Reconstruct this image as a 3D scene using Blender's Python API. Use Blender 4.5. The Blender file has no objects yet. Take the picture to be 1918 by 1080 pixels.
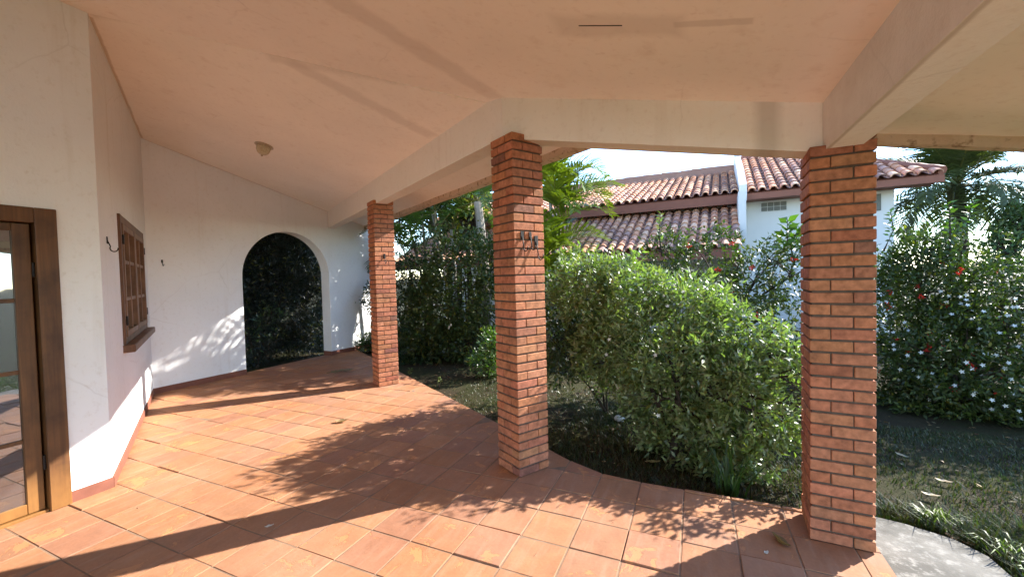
import bpy, math, random
import numpy as np
from mathutils import Vector, Matrix
random.seed(7); RNG = np.random.default_rng(11)
S = bpy.context.scene; COL = S.collection
PI = math.pi; rad = math.radians

# ------------------------------------------------------------------ helpers
def tag(o, label=None, cat=None, group=None, kind=None):
    if label: o['label'] = label
    if cat: o['category'] = cat
    if group: o['group'] = group
    if kind: o['kind'] = kind
    return o

def empty(name, loc=(0, 0, 0), rz=0, **k):
    o = bpy.data.objects.new(name, None); COL.objects.link(o)
    o.location = loc; o.rotation_euler = (0, 0, rz); o.empty_display_size = .1
    return tag(o, **k)

class MB:
    """Collects faces, each with a material index and a tint, and links them as one mesh object."""
    def __init__(s): s.v = []; s.f = []; s.mi = []; s.t = []
    def face(s, pts, tint=(1, 1, 1), mi=0):
        n = len(s.v); s.v += [tuple(p) for p in pts]; s.f.append(tuple(range(n, n + len(pts)))); s.t.append(tint); s.mi.append(mi)
    def poly(s, vs, fs, tint=(1, 1, 1), mi=0):
        n = len(s.v); s.v += [tuple(p) for p in vs]
        for f in fs: s.f.append(tuple(n + i for i in f)); s.t.append(tint); s.mi.append(mi)
    def prism(s, plan, zb, zt, tint=(1, 1, 1), mi=0):
        """plan: counter-clockwise [(x,y)]; zb, zt: number or function of (x,y)."""
        fb = zb if callable(zb) else (lambda x, y: zb); ft = zt if callable(zt) else (lambda x, y: zt)
        n = len(plan)
        vs = [(x, y, fb(x, y)) for x, y in plan] + [(x, y, ft(x, y)) for x, y in plan]
        fs = [tuple(range(n))[::-1], tuple(range(n, 2 * n))] + [(i, (i + 1) % n, n + (i + 1) % n, n + i) for i in range(n)]
        s.poly(vs, fs, tint, mi)
    def box(s, o, ax, ay, az, lo, hi, tint=(1, 1, 1), mi=0, bev=0):
        """box in a local frame: origin o, unit axes; lo/hi local corners; bev chamfers all edges."""
        o, ax, ay, az = map(Vector, (o, ax, ay, az))
        P = lambda a, b, c: o + ax * a + ay * b + az * c
        if bev <= 0:
            c = [P(*[(lo, hi)[i >> k & 1][k] for k in range(3)]) for i in range(8)]
            s.poly(c, [(0, 2, 3, 1), (4, 5, 7, 6), (0, 1, 5, 4), (2, 6, 7, 3), (0, 4, 6, 2), (1, 3, 7, 5)], tint, mi)
            return
        vs = {}; L = []
        for i in range(8):
            cc = [(lo, hi)[i >> k & 1][k] for k in range(3)]
            for k in range(3):
                q = [cc[j] + (bev if not (i >> j & 1) else -bev) if j != k else cc[j] for j in range(3)]
                vs[(i, k)] = len(L); L.append(P(*q))
        fs = []
        for k in range(3):
            a, b = (k + 1) % 3, (k + 2) % 3
            for sgn in (0, 1):
                idx = [sgn << k, sgn << k | 1 << a, sgn << k | 1 << a | 1 << b, sgn << k | 1 << b]
                fs.append(tuple(vs[(i, k)] for i in (idx if sgn else idx[::-1])))
            for sa in (0, 1):
                for sb in (0, 1):
                    i0 = sa << a | sb << b; i1 = i0 | 1 << k
                    q = (vs[(i0, a)], vs[(i0, b)], vs[(i1, b)], vs[(i1, a)])
                    fs.append(q if sa != sb else q[::-1])
        for i in range(8):
            t = (vs[(i, 0)], vs[(i, 1)], vs[(i, 2)])
            fs.append(t if bin(i).count('1') % 2 else t[::-1])
        s.poly(L, fs, tint, mi)
    def tube(s, pts, radii, n=6, tint=(1, 1, 1), mi=0, cap=True):
        pts = [Vector(p) for p in pts]
        rings = []; up = Vector((.3, .2, 1)).normalized()
        base = len(s.v); k = len(pts)
        for i, p in enumerate(pts):
            d = (pts[min(i + 1, k - 1)] - pts[max(i - 1, 0)]).normalized()
            a = d.cross(up)
            if a.length < .05: a = d.cross(Vector((1, 0, .1)))
            a.normalize(); b = d.cross(a)
            for j in range(n):
                t = 2 * PI * j / n; s.v.append(tuple(p + (a * math.cos(t) + b * math.sin(t)) * radii[i]))
        for i in range(k - 1):
            for j in range(n):
                s.f.append((base + i * n + j, base + i * n + (j + 1) % n, base + (i + 1) * n + (j + 1) % n, base + (i + 1) * n + j)); s.t.append(tint); s.mi.append(mi)
        if cap:
            s.f.append(tuple(base + j for j in range(n))[::-1]); s.f.append(tuple(base + (k - 1) * n + j for j in range(n))); s.t += [tint] * 2; s.mi += [mi] * 2
    def lathe(s, o, prof, n=20, tint=(1, 1, 1), mi=0, axis=None, flute=0):
        M = Vector(axis).to_track_quat('Z', 'Y').to_matrix() if axis else Matrix.Identity(3)
        o = Vector(o); base = len(s.v); k = len(prof)
        for r, z in prof:
            for j in range(n):
                t = 2 * PI * j / n; rr = r * (1 + (flute if j % 2 else 0)); s.v.append(tuple(o + M @ Vector((rr * math.cos(t), rr * math.sin(t), z))))
        for i in range(k - 1):
            for j in range(n):
                s.f.append((base + i * n + j, base + i * n + (j + 1) % n, base + (i + 1) * n + (j + 1) % n, base + (i + 1) * n + j)); s.t.append(tint); s.mi.append(mi)
    def build(s, name, mats, parent=None, smooth=False, recalc=True):
        me = bpy.data.meshes.new(name)
        me.from_pydata(s.v, [], s.f)
        for m in (mats if isinstance(mats, (list, tuple)) else [mats]): me.materials.append(m)
        me.polygons.foreach_set('material_index', s.mi)
        at = me.attributes.new('tint', 'FLOAT_COLOR', 'CORNER')
        data = np.ones((len(me.loops), 4), np.float32); k = 0
        for f, t in zip(s.f, s.t):
            data[k:k + len(f), :3] = t; k += len(f)
        at.data.foreach_set('color', data.ravel())
        if smooth: me.polygons.foreach_set('use_smooth', [True] * len(me.polygons))
        me.update()
        if recalc:
            import bmesh
            b = bmesh.new(); b.from_mesh(me); bmesh.ops.recalc_face_normals(b, faces=b.faces); b.to_mesh(me); b.free()
        o = bpy.data.objects.new(name, me); COL.objects.link(o)
        if parent: o.parent = parent; o.matrix_parent_inverse = parent_inv(parent)
        return o

def parent_inv(p):
    return (Matrix.Translation(p.location) @ p.rotation_euler.to_matrix().to_4x4()).inverted()

def tri_mesh(name, V, F, tints, mat, parent=None, smooth=False):
    """V (n,3), F (m,3) arrays, tints (n,3) per vertex."""
    me = bpy.data.meshes.new(name); n, m = len(V), len(F)
    me.vertices.add(n); me.vertices.foreach_set('co', np.asarray(V, np.float32).ravel())
    me.loops.add(m * 3); me.loops.foreach_set('vertex_index', np.asarray(F, np.int32).ravel())
    me.polygons.add(m); me.polygons.foreach_set('loop_start', np.arange(0, m * 3, 3, dtype=np.int32))
    me.materials.append(mat)
    at = me.attributes.new('tint', 'FLOAT_COLOR', 'POINT')
    c = np.ones((n, 4), np.float32); c[:, :3] = tints; at.data.foreach_set('color', c.ravel())
    me.update(calc_edges=True); me.validate()
    if smooth: me.polygons.foreach_set('use_smooth', [True] * len(me.polygons))
    o = bpy.data.objects.new(name, me); COL.objects.link(o)
    if parent: o.parent = parent; o.matrix_parent_inverse = parent_inv(parent)
    return o

# ------------------------------------------------------------------ materials
class G:
    """tiny node-graph helper"""
    def __init__(s, name):
        s.m = bpy.data.materials.new(name); s.m.use_nodes = True; s.nt = s.m.node_tree; s.nt.nodes.clear()
        s.out = s.n('ShaderNodeOutputMaterial')
    def n(s, t, **k):
        x = s.nt.nodes.new(t)
        for a, b in k.items(): setattr(x, a, b)
        return x
    def put(s, sock, val):
        if isinstance(val, bpy.types.NodeSocket): s.nt.links.new(val, sock)
        elif val is not None:
            if sock.type == 'RGBA' and len(val) == 3: val = (*val, 1)
            sock.default_value = val
    def tint(s): return s.n('ShaderNodeAttribute', attribute_name='tint').outputs['Color']
    def pos(s): return s.n('ShaderNodeNewGeometry').outputs['Position']
    def noise(s, vec, scale, detail=4, rough=.55, out='Fac', dist=0):
        x = s.n('ShaderNodeTexNoise'); s.put(x.inputs['Vector'], vec); x.inputs['Scale'].default_value = scale
        x.inputs['Detail'].default_value = detail; x.inputs['Roughness'].default_value = rough; x.inputs['Distortion'].default_value = dist
        return x.outputs[out]
    def ramp(s, fac, stops):
        x = s.n('ShaderNodeValToRGB'); s.put(x.inputs[0], fac); e = x.color_ramp.elements
        for i, (p, c) in enumerate(stops):
            el = e[i] if i < 2 else e.new(p)
            el.position = p; el.color = (*c, 1) if isinstance(c, tuple) else (c, c, c, 1)
        return x.outputs[0]
    def mix(s, fac, a, b, mode='MIX'):
        x = s.n('ShaderNodeMix', data_type='RGBA', blend_type=mode)
        s.put(x.inputs[0], fac); s.put(x.inputs[6], a); s.put(x.inputs[7], b); return x.outputs[2]
    def math(s, op, a, b=None, c=None, clamp=False):
        x = s.n('ShaderNodeMath', operation=op, use_clamp=clamp)
        for i, q in enumerate((a, b, c)): s.put(x.inputs[i], q)
        return x.outputs[0]
    def vm(s, op, a, b=None, out=0):
        x = s.n('ShaderNodeVectorMath', operation=op); s.put(x.inputs[0], a)
        if op == 'SCALE': x.inputs['Scale'].default_value = .12
        s.put(x.inputs[1], b)
        return x.outputs[out]
    def map(s, vec, scale=(1, 1, 1), rot=(0, 0, 0), loc=(0, 0, 0)):
        x = s.n('ShaderNodeMapping'); s.put(x.inputs[0], vec); x.inputs[1].default_value = loc; x.inputs[2].default_value = rot; x.inputs[3].default_value = scale
        return x.outputs[0]
    def bump(s, h, strength=.3, dist=.01, normal=None):
        x = s.n('ShaderNodeBump'); s.put(x.inputs['Height'], h); x.inputs['Strength'].default_value = strength; x.inputs['Distance'].default_value = dist
        s.put(x.inputs['Normal'], normal); return x.outputs[0]
    def bsdf(s, color, rough=.8, normal=None, spec=.3, **k):
        x = s.n('ShaderNodeBsdfPrincipled'); s.put(x.inputs['Base Color'], color); s.put(x.inputs['Roughness'], rough)
        s.put(x.inputs['Specular IOR Level'], spec); s.put(x.inputs['Normal'], normal)
        for a, b in k.items(): s.put(x.inputs[a.replace('_', ' ')], b)
        return x.outputs[0]
    def done(s, sh): s.nt.links.new(sh, s.out.inputs[0]); return s.m

def segmask(g, P, a, b, w, soft=.03, wob=.05, nz=None):
    """1 near the plan segment a-b (half width w), with a wavering edge."""
    ax, ay = a; bx, by = b; L = math.hypot(bx - ax, by - ay)
    d = ((bx - ax) / L, (by - ay) / L, 0); n = (-d[1], d[0], 0)
    rel = g.vm('SUBTRACT', P, (ax, ay, 0))
    t = g.vm('DOT_PRODUCT', rel, d, out=1); q = g.vm('DOT_PRODUCT', rel, n, out=1)
    q = g.math('ABSOLUTE', g.math('ADD', q, g.math('MULTIPLY', g.math('SUBTRACT', nz or g.noise(P, 5, 3), .5), wob * 2)))
    e = g.math('MAXIMUM', g.math('SUBTRACT', q, w), g.math('MAXIMUM', g.math('MULTIPLY', t, -1), g.math('SUBTRACT', t, L)))
    return g.math('SUBTRACT', 1, g.math('DIVIDE', e, soft), clamp=True)

def mat_plaster(name, base, dirt, patches=(), slits=(), bump=.25, coarse=0, crack=.16):
    g = G(name); P = g.pos()
    big = g.noise(P, 1.3, 5); fine = g.noise(P, 22, 6, .65)
    c = g.mix(g.ramp(big, [(.35, 0.), (.75, 1.)]), base, tuple(b * .93 for b in base))
    c = g.mix(g.math('MULTIPLY', g.ramp(fine, [(.55, 0.), (.8, 1.)]), .24), c, dirt)
    spots = g.ramp(g.noise(P, 14, 2, .5), [(.74, 0.), (.78, 1.)])
    c = g.mix(g.math('MULTIPLY', spots, .16), c, dirt)
    streak = g.ramp(g.noise(g.map(P, (7, 7, .6)), 1, 4, .6), [(.58, 0.), (.8, 1.)])
    c = g.mix(g.math('MULTIPLY', streak, .22), c, tuple(d * 1.1 for d in dirt))
    nz = g.noise(P, 5, 3) if patches else None
    for a, b, w, amt, colr, wob in patches:
        c = g.mix(g.math('MULTIPLY', segmask(g, P, a, b, w * 1.1 if w > .02 else w, .06 if w > .02 else .012, wob, nz), amt * .7 if w > .02 else amt), c, colr)
    vo = g.n('ShaderNodeTexVoronoi', feature='DISTANCE_TO_EDGE'); g.put(vo.inputs['Vector'], g.vm('ADD', P, g.vm('SCALE', g.noise(P, 3, 4, out='Color'), None))); vo.inputs['Scale'].default_value = .9
    cr = g.math('MULTIPLY', g.ramp(vo.outputs['Distance'], [(0., 1.), (.006, 0.)]), g.ramp(g.noise(P, 1.1, 3), [(.5, 0.), (.62, 1.)]))
    c = g.mix(g.math('MULTIPLY', cr, crack), c, tuple(d * .6 for d in dirt))
    for a, b, w in slits:
        c = g.mix(segmask(g, P, a, b, w, .002, .003), c, (.02, .015, .01))
    if coarse:
        v = g.ramp(g.noise(P, 16, 3, .6), [(.55, 0.), (.68, 1.)])
        c = g.mix(g.math('MULTIPLY', v, coarse), c, (.17, .10, .05))
    h = g.math('ADD', g.math('MULTIPLY', g.noise(P, 70, 4, .6), .5), g.math('MULTIPLY', g.noise(P, 6, 3), 1.2))
    return g.done(g.bsdf(c, .85, g.bump(h, bump, .012), .2))

def mat_tinted(name, base=(1, 1, 1), nscale=30, namp=.35, rough=.8, spec=.3, bscale=90, bstr=.25, dark=None, dscale=4, damt=.5):
    g = G(name); P = g.pos()
    c = g.mix(1, g.tint(), base, 'MULTIPLY')
    n = g.noise(P, nscale, 5, .6)
    c = g.mix(namp, c, g.mix(1, c, g.ramp(n, [(.3, .35), (.7, 1.45)]), 'MULTIPLY'))
    if dark: c = g.mix(g.math('MULTIPLY', g.ramp(g.noise(P, dscale, 5, .6), [(.5, 0.), (.72, 1.)]), damt), c, dark)
    return g.done(g.bsdf(c, rough, g.bump(g.noise(P, bscale, 4, .6), bstr, .006), spec))

def mat_leaf(name, trans=(.9, 1.25, .35), rough=.36, spec=.5, tfac=.28):
    g = G(name); t = g.tint()
    p = g.bsdf(t, rough, None, spec)
    tr = g.n('ShaderNodeBsdfTranslucent'); g.put(tr.inputs[0], g.mix(1, t, trans, 'MULTIPLY'))
    m = g.n('ShaderNodeMixShader'); m.inputs[0].default_value = tfac
    g.nt.links.new(p, m.inputs[1]); g.nt.links.new(tr.outputs[0], m.inputs[2])
    return g.done(m.outputs[0])

def mat_wood(name, a=(.20, .085, .03), b=(.10, .04, .016), sc=(26, 26, 1.4), worn=0):
    g = G(name); P = g.pos()
    n = g.noise(g.map(P, sc), 1, 6, .65, dist=.6)
    c = g.mix(g.ramp(n, [(.3, 0.), (.72, 1.)]), a, b)
    c = g.mix(g.math('MULTIPLY', g.ramp(g.noise(P, 5, 4), [(.45, 0.), (.7, 1.)]), .55), c, tuple(x * .42 for x in b))
    if worn:
        z = g.n('ShaderNodeSeparateXYZ'); g.nt.links.new(P, z.inputs[0])
        w = g.math('SUBTRACT', .85, g.math('ADD', z.outputs[2], g.math('MULTIPLY', g.noise(P, 4, 4), .8)), clamp=True)
        c = g.mix(g.math('MULTIPLY', w, worn), c, (.42, .20, .05))
    return g.done(g.bsdf(c, .5, g.bump(n, .25, .004), .35))

def mat_plain(name, color, rough=.6, spec=.4, var=.25, scale=12, **k):
    g = G(name); P = g.pos()
    c = g.mix(g.noise(P, scale, 4), tuple(x * (1 - var) for x in color), tuple(min(1, x * (1 + var)) for x in color))
    return g.done(g.bsdf(c, rough, g.bump(g.noise(P, scale * 8, 3), .12, .004), spec, **k))

DIRT = (.42, .33, .21)
M_WALL = mat_plaster('white_plaster', (.84, .84, .83), DIRT)
GREY = (.58, .50, .43)
bandsA = [((-4.17, 1.61), (-1.9, 2.3), .04, .5, GREY, .05),
          ((-3.1, 2.29), (-1.45, 3.06), .05, .5, GREY, .05),
          ((-2.98, 2.4), (-2.5, 3.6), .045, .5, GREY, .06)]
JUNC = (.40, .26, .13)
bandsA += [((-7.2, 3.31), (-7.08, 6.38), .007, .65, JUNC, .012), ((-4.24, 1.655), (-7.18, 3.285), .006, .5, JUNC, .012)]
bandsB = [((-1.80, 1.4), (-1.46, 3.02), .055, .5, GREY, .06),
          ((-.60, 2.03), (-.07, 2.06), .055, .5, GREY, .05), ((-.07, 2.05), (.23, 2.045), .018, .45, GREY, .03)]
CEIL = (.92, .845, .76)
M_CEIL_A = mat_plaster('pink_ceiling_paint', CEIL, (.45, .30, .20), bandsA, bump=.1)
M_CEIL_B = mat_plaster('pink_ceiling_paint_patched', CEIL, (.45, .30, .20), bandsB, [((-.51, 2.031), (-.305, 2.043), .004)], bump=.1)
M_BEAM = mat_plaster('rough_beam_plaster', (.84, .78, .71), (.42, .28, .18), [((.41, 2.7), (.41, 3.2), .026, .8, (.46, .40, .34), .006), ((.69, -4), (.69, 3.3), .004, .5, (.3, .2, .12), .004)], bump=.5)
M_LIP = mat_plaster('eroded_concrete_edge', (.62, .50, .38), (.25, .15, .08), bump=.9, coarse=.75)
M_SOIL = None
M_SKIRT = mat_plain('dark_red_skirting', (.20, .075, .048), .75, .3, .3, 14)
M_BRICK = mat_tinted('clay_brick', (1, 1, 1), 26, .5, .85, .2, 110, .35, (.10, .05, .035), 7, .45)
M_MORTAR = mat_plain('raked_mortar', (.12, .088, .068), .95, .1, .45, 30)
M_TILE = None
M_WOOD = mat_wood('stained_timber', (.21, .10, .05), (.11, .05, .026), worn=0)
M_DOORWOOD = mat_wood('weathered_door_timber', (.17, .075, .025), (.075, .031, .012), worn=.8)
M_SHUT = mat_wood('shutter_timber', (.27, .135, .07), (.15, .075, .038))
M_IRON = mat_plain('rusty_iron', (.014, .009, .007), .6, .35, .5, 60)
M_LAMP = mat_plain('aged_glass', (.50, .42, .28), .35, .5, .25, 40)
M_LAMPBASE = mat_plain('lamp_base', (.45, .36, .26), .5, .4, .2, 40)

def build_tile_mat():
    g = G('terracotta_tile'); P = g.pos(); t = g.tint()
    n1 = g.noise(P, 7, 6, .65, dist=.4); n2 = g.noise(P, 60, 5, .6); n3 = g.noise(g.map(P, (18, 3, 1), (0, 0, .5)), 1, 4, .6)
    c = g.mix(.35, t, g.mix(1, t, g.ramp(n1, [(.3, .55), (.7, 1.4)]), 'MULTIPLY'))
    c = g.mix(.2, c, g.mix(1, c, g.ramp(n2, [(.3, .5), (.7, 1.4)]), 'MULTIPLY'))
    c = g.mix(g.math('MULTIPLY', g.ramp(n3, [(.5, 0.), (.8, 1.)]), .3), c, (.46, .30, .21))
    fl = g.ramp(g.noise(P, 4.2, 7, .72, dist=.8), [(.585, 0.), (.60, 1.)])      # flaked patches where the fired skin is gone
    edge = g.ramp(g.noise(P, 4.2, 7, .72, dist=.8), [(.575, 0.), (.588, 1.), (.60, 0.)])
    c = g.mix(g.math('MULTIPLY', fl, .5), c, (.55, .235, .085))
    c = g.mix(g.math('MULTIPLY', edge, .4), c, (.18, .06, .03))
    dust = g.ramp(g.noise(P, 1.1, 5, .6), [(.45, 0.), (.75, 1.)])
    c = g.mix(g.math('MULTIPLY', dust, .32), c, (.45, .27, .18))
    h = g.math('SUBTRACT', g.math('MULTIPLY', n2, .4), g.math('MULTIPLY', fl, .8))
    return g.done(g.bsdf(c, g.ramp(n1, [(.3, .68), (.7, .88)]), g.bump(h, .35, .004), .3))
M_TILE = build_tile_mat()
M_GROUT = mat_plain('tile_grout', (.23, .15, .10), .95, .1, .5, 9)

def build_ground_mat():
    g = G('lawn_soil'); P = g.pos()
    a = g.ramp(g.noise(P, 1.7, 6, .65), [(.38, 0.), (.62, 1.)])
    z = g.n('ShaderNodeSeparateXYZ'); g.nt.links.new(P, z.inputs[0])
    kept = g.math('MULTIPLY', g.math('SUBTRACT', z.outputs[0], 1.4, clamp=True), g.math('SUBTRACT', 3.6, z.outputs[1], clamp=True), clamp=True)   # tended lawn east of the path
    c = g.mix(a, (.036, .026, .015), (.034, .042, .013)); c = g.mix(kept, c, (.10, .165, .045))
    c = g.mix(g.math('MULTIPLY', g.ramp(g.noise(P, 45, 5, .7), [(.4, 0.), (.7, 1.)]), .7), c, (.062, .048, .026))
    return g.done(g.bsdf(c, .95, g.bump(g.noise(P, 40, 6, .7), .8, .03), .1))
M_GROUND = build_ground_mat()
def build_conc_mat():
    g = G('weathered_concrete'); P = g.pos()
    c = g.mix(g.ramp(g.noise(P, 4, 6, .65), [(.35, 0.), (.65, 1.)]), (.12, .112, .095), (.22, .205, .175))
    c = g.mix(g.math('MULTIPLY', g.ramp(g.noise(P, 16, 5, .7), [(.52, 0.), (.66, 1.)]), .8), c, (.30, .285, .25))
    return g.done(g.bsdf(c, .9, g.bump(g.noise(P, 60, 5, .65), .5, .008), .15))
M_CONC = build_conc_mat()
def build_pane_mat(name, base, refl):
    g = G(name)
    a = g.bsdf(base, .35, None, .3); b = g.n('ShaderNodeBsdfGlossy'); b.inputs['Roughness'].default_value = .02; b.inputs['Color'].default_value = (.9, .95, 1, 1)
    b2 = g.bump(g.noise(g.pos(), 3, 2), .05, .02); g.put(b.inputs['Normal'], b2)
    m = g.n('ShaderNodeMixShader'); m.inputs[0].default_value = refl
    g.nt.links.new(a, m.inputs[1]); g.nt.links.new(b.outputs[0], m.inputs[2]); return g.done(m.outputs[0])
M_PANE = build_pane_mat('window_glass', (.03, .03, .03), .32)
M_PANE2 = build_pane_mat('dusty_window_glass', (.10, .075, .06), .10)
M_LEAF = mat_leaf('shrub_leaf', rough=.45, spec=.4)
M_LEAFG = mat_leaf('glossy_shrub_leaf', rough=.43, spec=.95, tfac=.40)
M_PALM = mat_leaf('palm_leaf', (1.0, 1.2, .3), .4, .45, .35)
M_FLOWER = mat_leaf('petal', (1, 1, 1), .6, .2, .3)
M_BARK = mat_plain('bark', (.045, .032, .022), .9, .2, .45, 25)
M_PALMBARK = mat_plain('grey_palm_bark', (.30, .27, .23), .9, .2, .35, 18)
M_ROOFT = mat_tinted('old_roof_tile', (1, .85, .77), 9, .4, .9, .15, 40, .4, (.10, .07, .07), 1.1, .5)
M_FASCIA = mat_plain('red_brown_fascia', (.22, .085, .055), .7, .3, .2, 6)
M_RIDGE = mat_plain('ridge_render', (.30, .17, .13), .85, .2, .3, 5)
M_WHITEWASH = mat_plain('white_wash', (.66, .65, .63), .85, .2, .05, 4)
M_BLOCK = mat_plain('vent_block', (.16, .16, .14), .8, .2, .3, 20)
M_DRYLEAF = mat_leaf('dry_leaf', (1.1, 1, .7), .6, .3, .2)
M_STONE = mat_plain('pale_stone', (.55, .53, .50), .8, .2, .2, 20)

# ------------------------------------------------------------------ measured layout (metres; camera above the origin)
CAM_H = 1.5824
c1 = Vector((-4.2, 1.62, 0)); c2 = Vector((-7.2, 3.28, 0)); wend = Vector((-7.042, 7.62, 0))
uA = Vector((.5075, .8616, 0)); tA = Vector((-.8616, .5075, 0))       # out of / along the window-wall strip
SL = .231
zA = lambda x, y: 3.66 - SL * ((x + 4.2) * uA.x + (y - 1.62) * uA.y)
zB = lambda x, y: 3.66 - SL * (x + 4.2)
GZ = -.10

# ------------------------------------------------------------------ terrace floor
xk = -.42
def ymax(x):
    a = 3.976 - .613 * (x + 1.995)
    b = 3.195
    k = .16
    return max(a, b) + max(k - abs(a - b), 0) ** 2 * .25 / k          # soft inner corner
XR = .93
m = MB()
tile = .30; ox = -1.8886 - 30 * tile; oy = .7631 - 30 * tile
def clip(poly, nx, ny, d):
    out = []
    for i in range(len(poly)):
        p, q = poly[i], poly[(i + 1) % len(poly)]
        a = nx * p[0] + ny * p[1] - d; b = nx * q[0] + ny * q[1] - d
        if a <= 0: out.append(p)
        if a * b < 0: t = a / (a - b); out.append((p[0] + t * (q[0] - p[0]), p[1] + t * (q[1] - p[1])))
    return out
def wallclip(poly):
    poly = clip(poly, -1, 0, 7.28)
    cx = sum(p[0] for p in poly) / max(len(poly), 1); cy = sum(p[1] for p in poly) / max(len(poly), 1)
    if not poly: return poly
    if (cx + 4.2) * uA.x + (cy - 1.62) * uA.y < -.45 and cx < -4.35: return []
    return poly
pal = [(.34, .153, .072), (.335, .151, .074), (.322, .146, .074), (.352, .157, .072), (.325, .155, .085), (.362, .161, .077), (.335, .146, .068), (.305, .138, .077)]
for i in range(0, 62):
    for j in range(10, 72):
        x0 = ox + i * tile; y0 = oy + j * tile; x1 = x0 + tile; y1 = y0 + tile
        if x0 > XR or x1 < -9.0 or y0 < -4.2 and False: continue
        if y0 < -4.3: continue
        ya, yb = ymax(x0), ymax(x1)
        if min(y0, y0) > max(ya, yb): continue
        g_ = .0036
        P = [(x0 + g_, y0 + g_), (x1 - g_, y0 + g_), (x1 - g_, y1 - g_), (x0 + g_, y1 - g_)]
        sl_ = (yb - ya) / tile
        P = clip(P, -sl_, 1, ya - sl_ * x0)
        if len(P) >= 3: P = clip(P, 1, 0, XR)
        if len(P) >= 3: P = wallclip(P)
        if len(P) < 3: continue
        A = abs(sum(P[k][0] * P[(k + 1) % len(P)][1] - P[(k + 1) % len(P)][0] * P[k][1] for k in range(len(P)))) / 2
        if A < .0006: continue
        cx = sum(p[0] for p in P) / len(P); cy = sum(p[1] for p in P) / len(P)
        dz = random.gauss(0, .0009) + (random.random() < .07) * .006; sx = random.gauss(0, .004); sy = random.gauss(0, .004)
        z = lambda p, d=0: dz + sx * (p[0] - cx) + sy * (p[1] - cy) - d
        t = random.choice(pal); v = random.uniform(.92, 1.07); t = tuple(q * v for q in t)
        n = len(P); ins = [(p[0] + (cx - p[0]) * .022, p[1] + (cy - p[1]) * .022) for p in P]
        vs = [(*p, z(p)) for p in ins] + [(*p, z(p, .003)) for p in P] + [(*p, -.03) for p in P]
        fs = [tuple(range(n))] + [(k, n + k, n + (k + 1) % n, (k + 1) % n) for k in range(n)] + [(n + k, 2 * n + k, 2 * n + (k + 1) % n, n + (k + 1) % n) for k in range(n)]
        m.poly(vs, fs, t)
# mortar bed and slab edge under the tiles
xs = np.linspace(-7.285, XR - .004, 70)
outline = [(-7.285, -4.3), (XR - .004, -4.3)] + [(float(x), ymax(float(x)) - .004) for x in xs[::-1]]
m.prism(outline, -.30, -.0028, (1, 1, 1), 1)
fl = m.build('terrace_floor', [M_TILE, M_GROUT]); tag(fl, 'terracotta tiled floor of the covered terrace', 'floor', kind='structure')

# ------------------------------------------------------------------ brick pillars
bpal = [(.44, .180, .098), (.43, .175, .095), (.46, .190, .103), (.41, .165, .088), (.45, .190, .105), (.43, .170, .088), (.27, .12, .085), (.34, .13, .075)]
bw = [7, 7, 7, 6, 6, 6, .7, 1.6]
def pillar(x, y, rot, courses, h, label, seed, warm=1.0, extra=False):
    rnd = random.Random(seed)
    a = Vector((math.cos(rot), math.sin(rot), 0)); b = Vector((-math.sin(rot), math.cos(rot), 0)); s = .30
    root = empty('brick_pillar', (x, y, 0), label=label, cat='pillar', group='brick pillars carrying the terrace roof')
    m = MB(); bed = .0125
    for k in range(courses):
        z0 = k * h + bed * .5; z1 = (k + 1) * h - bed * .5
        for q in range(4):
            # pinwheel: each side shows one stretcher and one header; courses alternate
            t = [b_ * warm * rnd.uniform(.94, 1.06) for b_ in rnd.choices(bpal, bw)[0]] 
            f = rnd.uniform(.95, 1.05); t = tuple(c * f for c in t)
            long_, wid = .198, .096; j = .004
            if k % 2 == 0: lo = [0, 0]; hi = [long_, wid]
            else: lo = [0, 0]; hi = [wid, long_]
            lo, hi = (lo, hi)
            # rotate the brick rectangle by q*90 deg about the pillar centre
            pts = [(lo[0] - s / 2, lo[1] - s / 2), (hi[0] - s / 2, hi[1] - s / 2)]
            for _ in range(q): pts = [(-p[1], p[0]) for p in pts]
            l = (min(p[0] for p in pts) + s / 2, min(p[1] for p in pts) + s / 2); hh = (max(p[0] for p in pts) + s / 2, max(p[1] for p in pts) + s / 2)
            e = [rnd.uniform(-.0018, .0018) for _ in range(2)]
            dzz = rnd.uniform(-.0012, .0012)
            m.box((x + a.x * e[0] + b.x * e[1], y + a.y * e[0] + b.y * e[1], 0), a, b, (0, 0, 1), (l[0], l[1], z0 + dzz), (hh[0], hh[1], z1 + dzz), t, 0, .0032)
    if extra:
        m.box((x, y, 0), a, b, (0, 0, 1), (.205, .0, courses * h + .006), (.30, .096, courses * h + .06), (.36, .14, .08), 0, .003)
        m.box((x, y, 0), a, b, (0, 0, 1), (.245, .1, courses * h + .006), (.30, .298, courses * h + .06), (.40, .15, .08), 0, .003)
        m.box((x, y, 0), a, b, (0, 0, 1), (.245, .0, courses * h + .07), (.30, .298, courses * h + .16), (.40, .15, .08), 0, .003)
    m.build('brickwork', M_BRICK, root)
    m = MB(); r = .012
    m.box((x, y, 0), a, b, (0, 0, 1), (r, r, 0), (s - r, s - r, courses * h - .006), (1, 1, 1))
    m.build('mortar', M_MORTAR, root)
    return root
pillar(-4.27, 4.69, rad(60), 40, .0688, 'farthest and slimmest-looking brick pillar, nearest the arched opening', 1)
pillar(-1.272, 2.918, rad(59.3), 39, .0692, 'middle brick pillar with a cluster of iron hooks, leafy bush on its right', 2)
pillar(.602, 2.858, rad(-3), 33, .0692, 'nearest and widest brick pillar, standing beside the concrete path', 3, .96, True)

# ------------------------------------------------------------------ the house
house = empty('veranda_house', (-4.2, 1.62, 0), label='white plastered house with sloping pink veranda ceiling, beams, timber door and window', cat='house')
def zc(x, y): return min(zA(x, y), 9)
W = MB()
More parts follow.
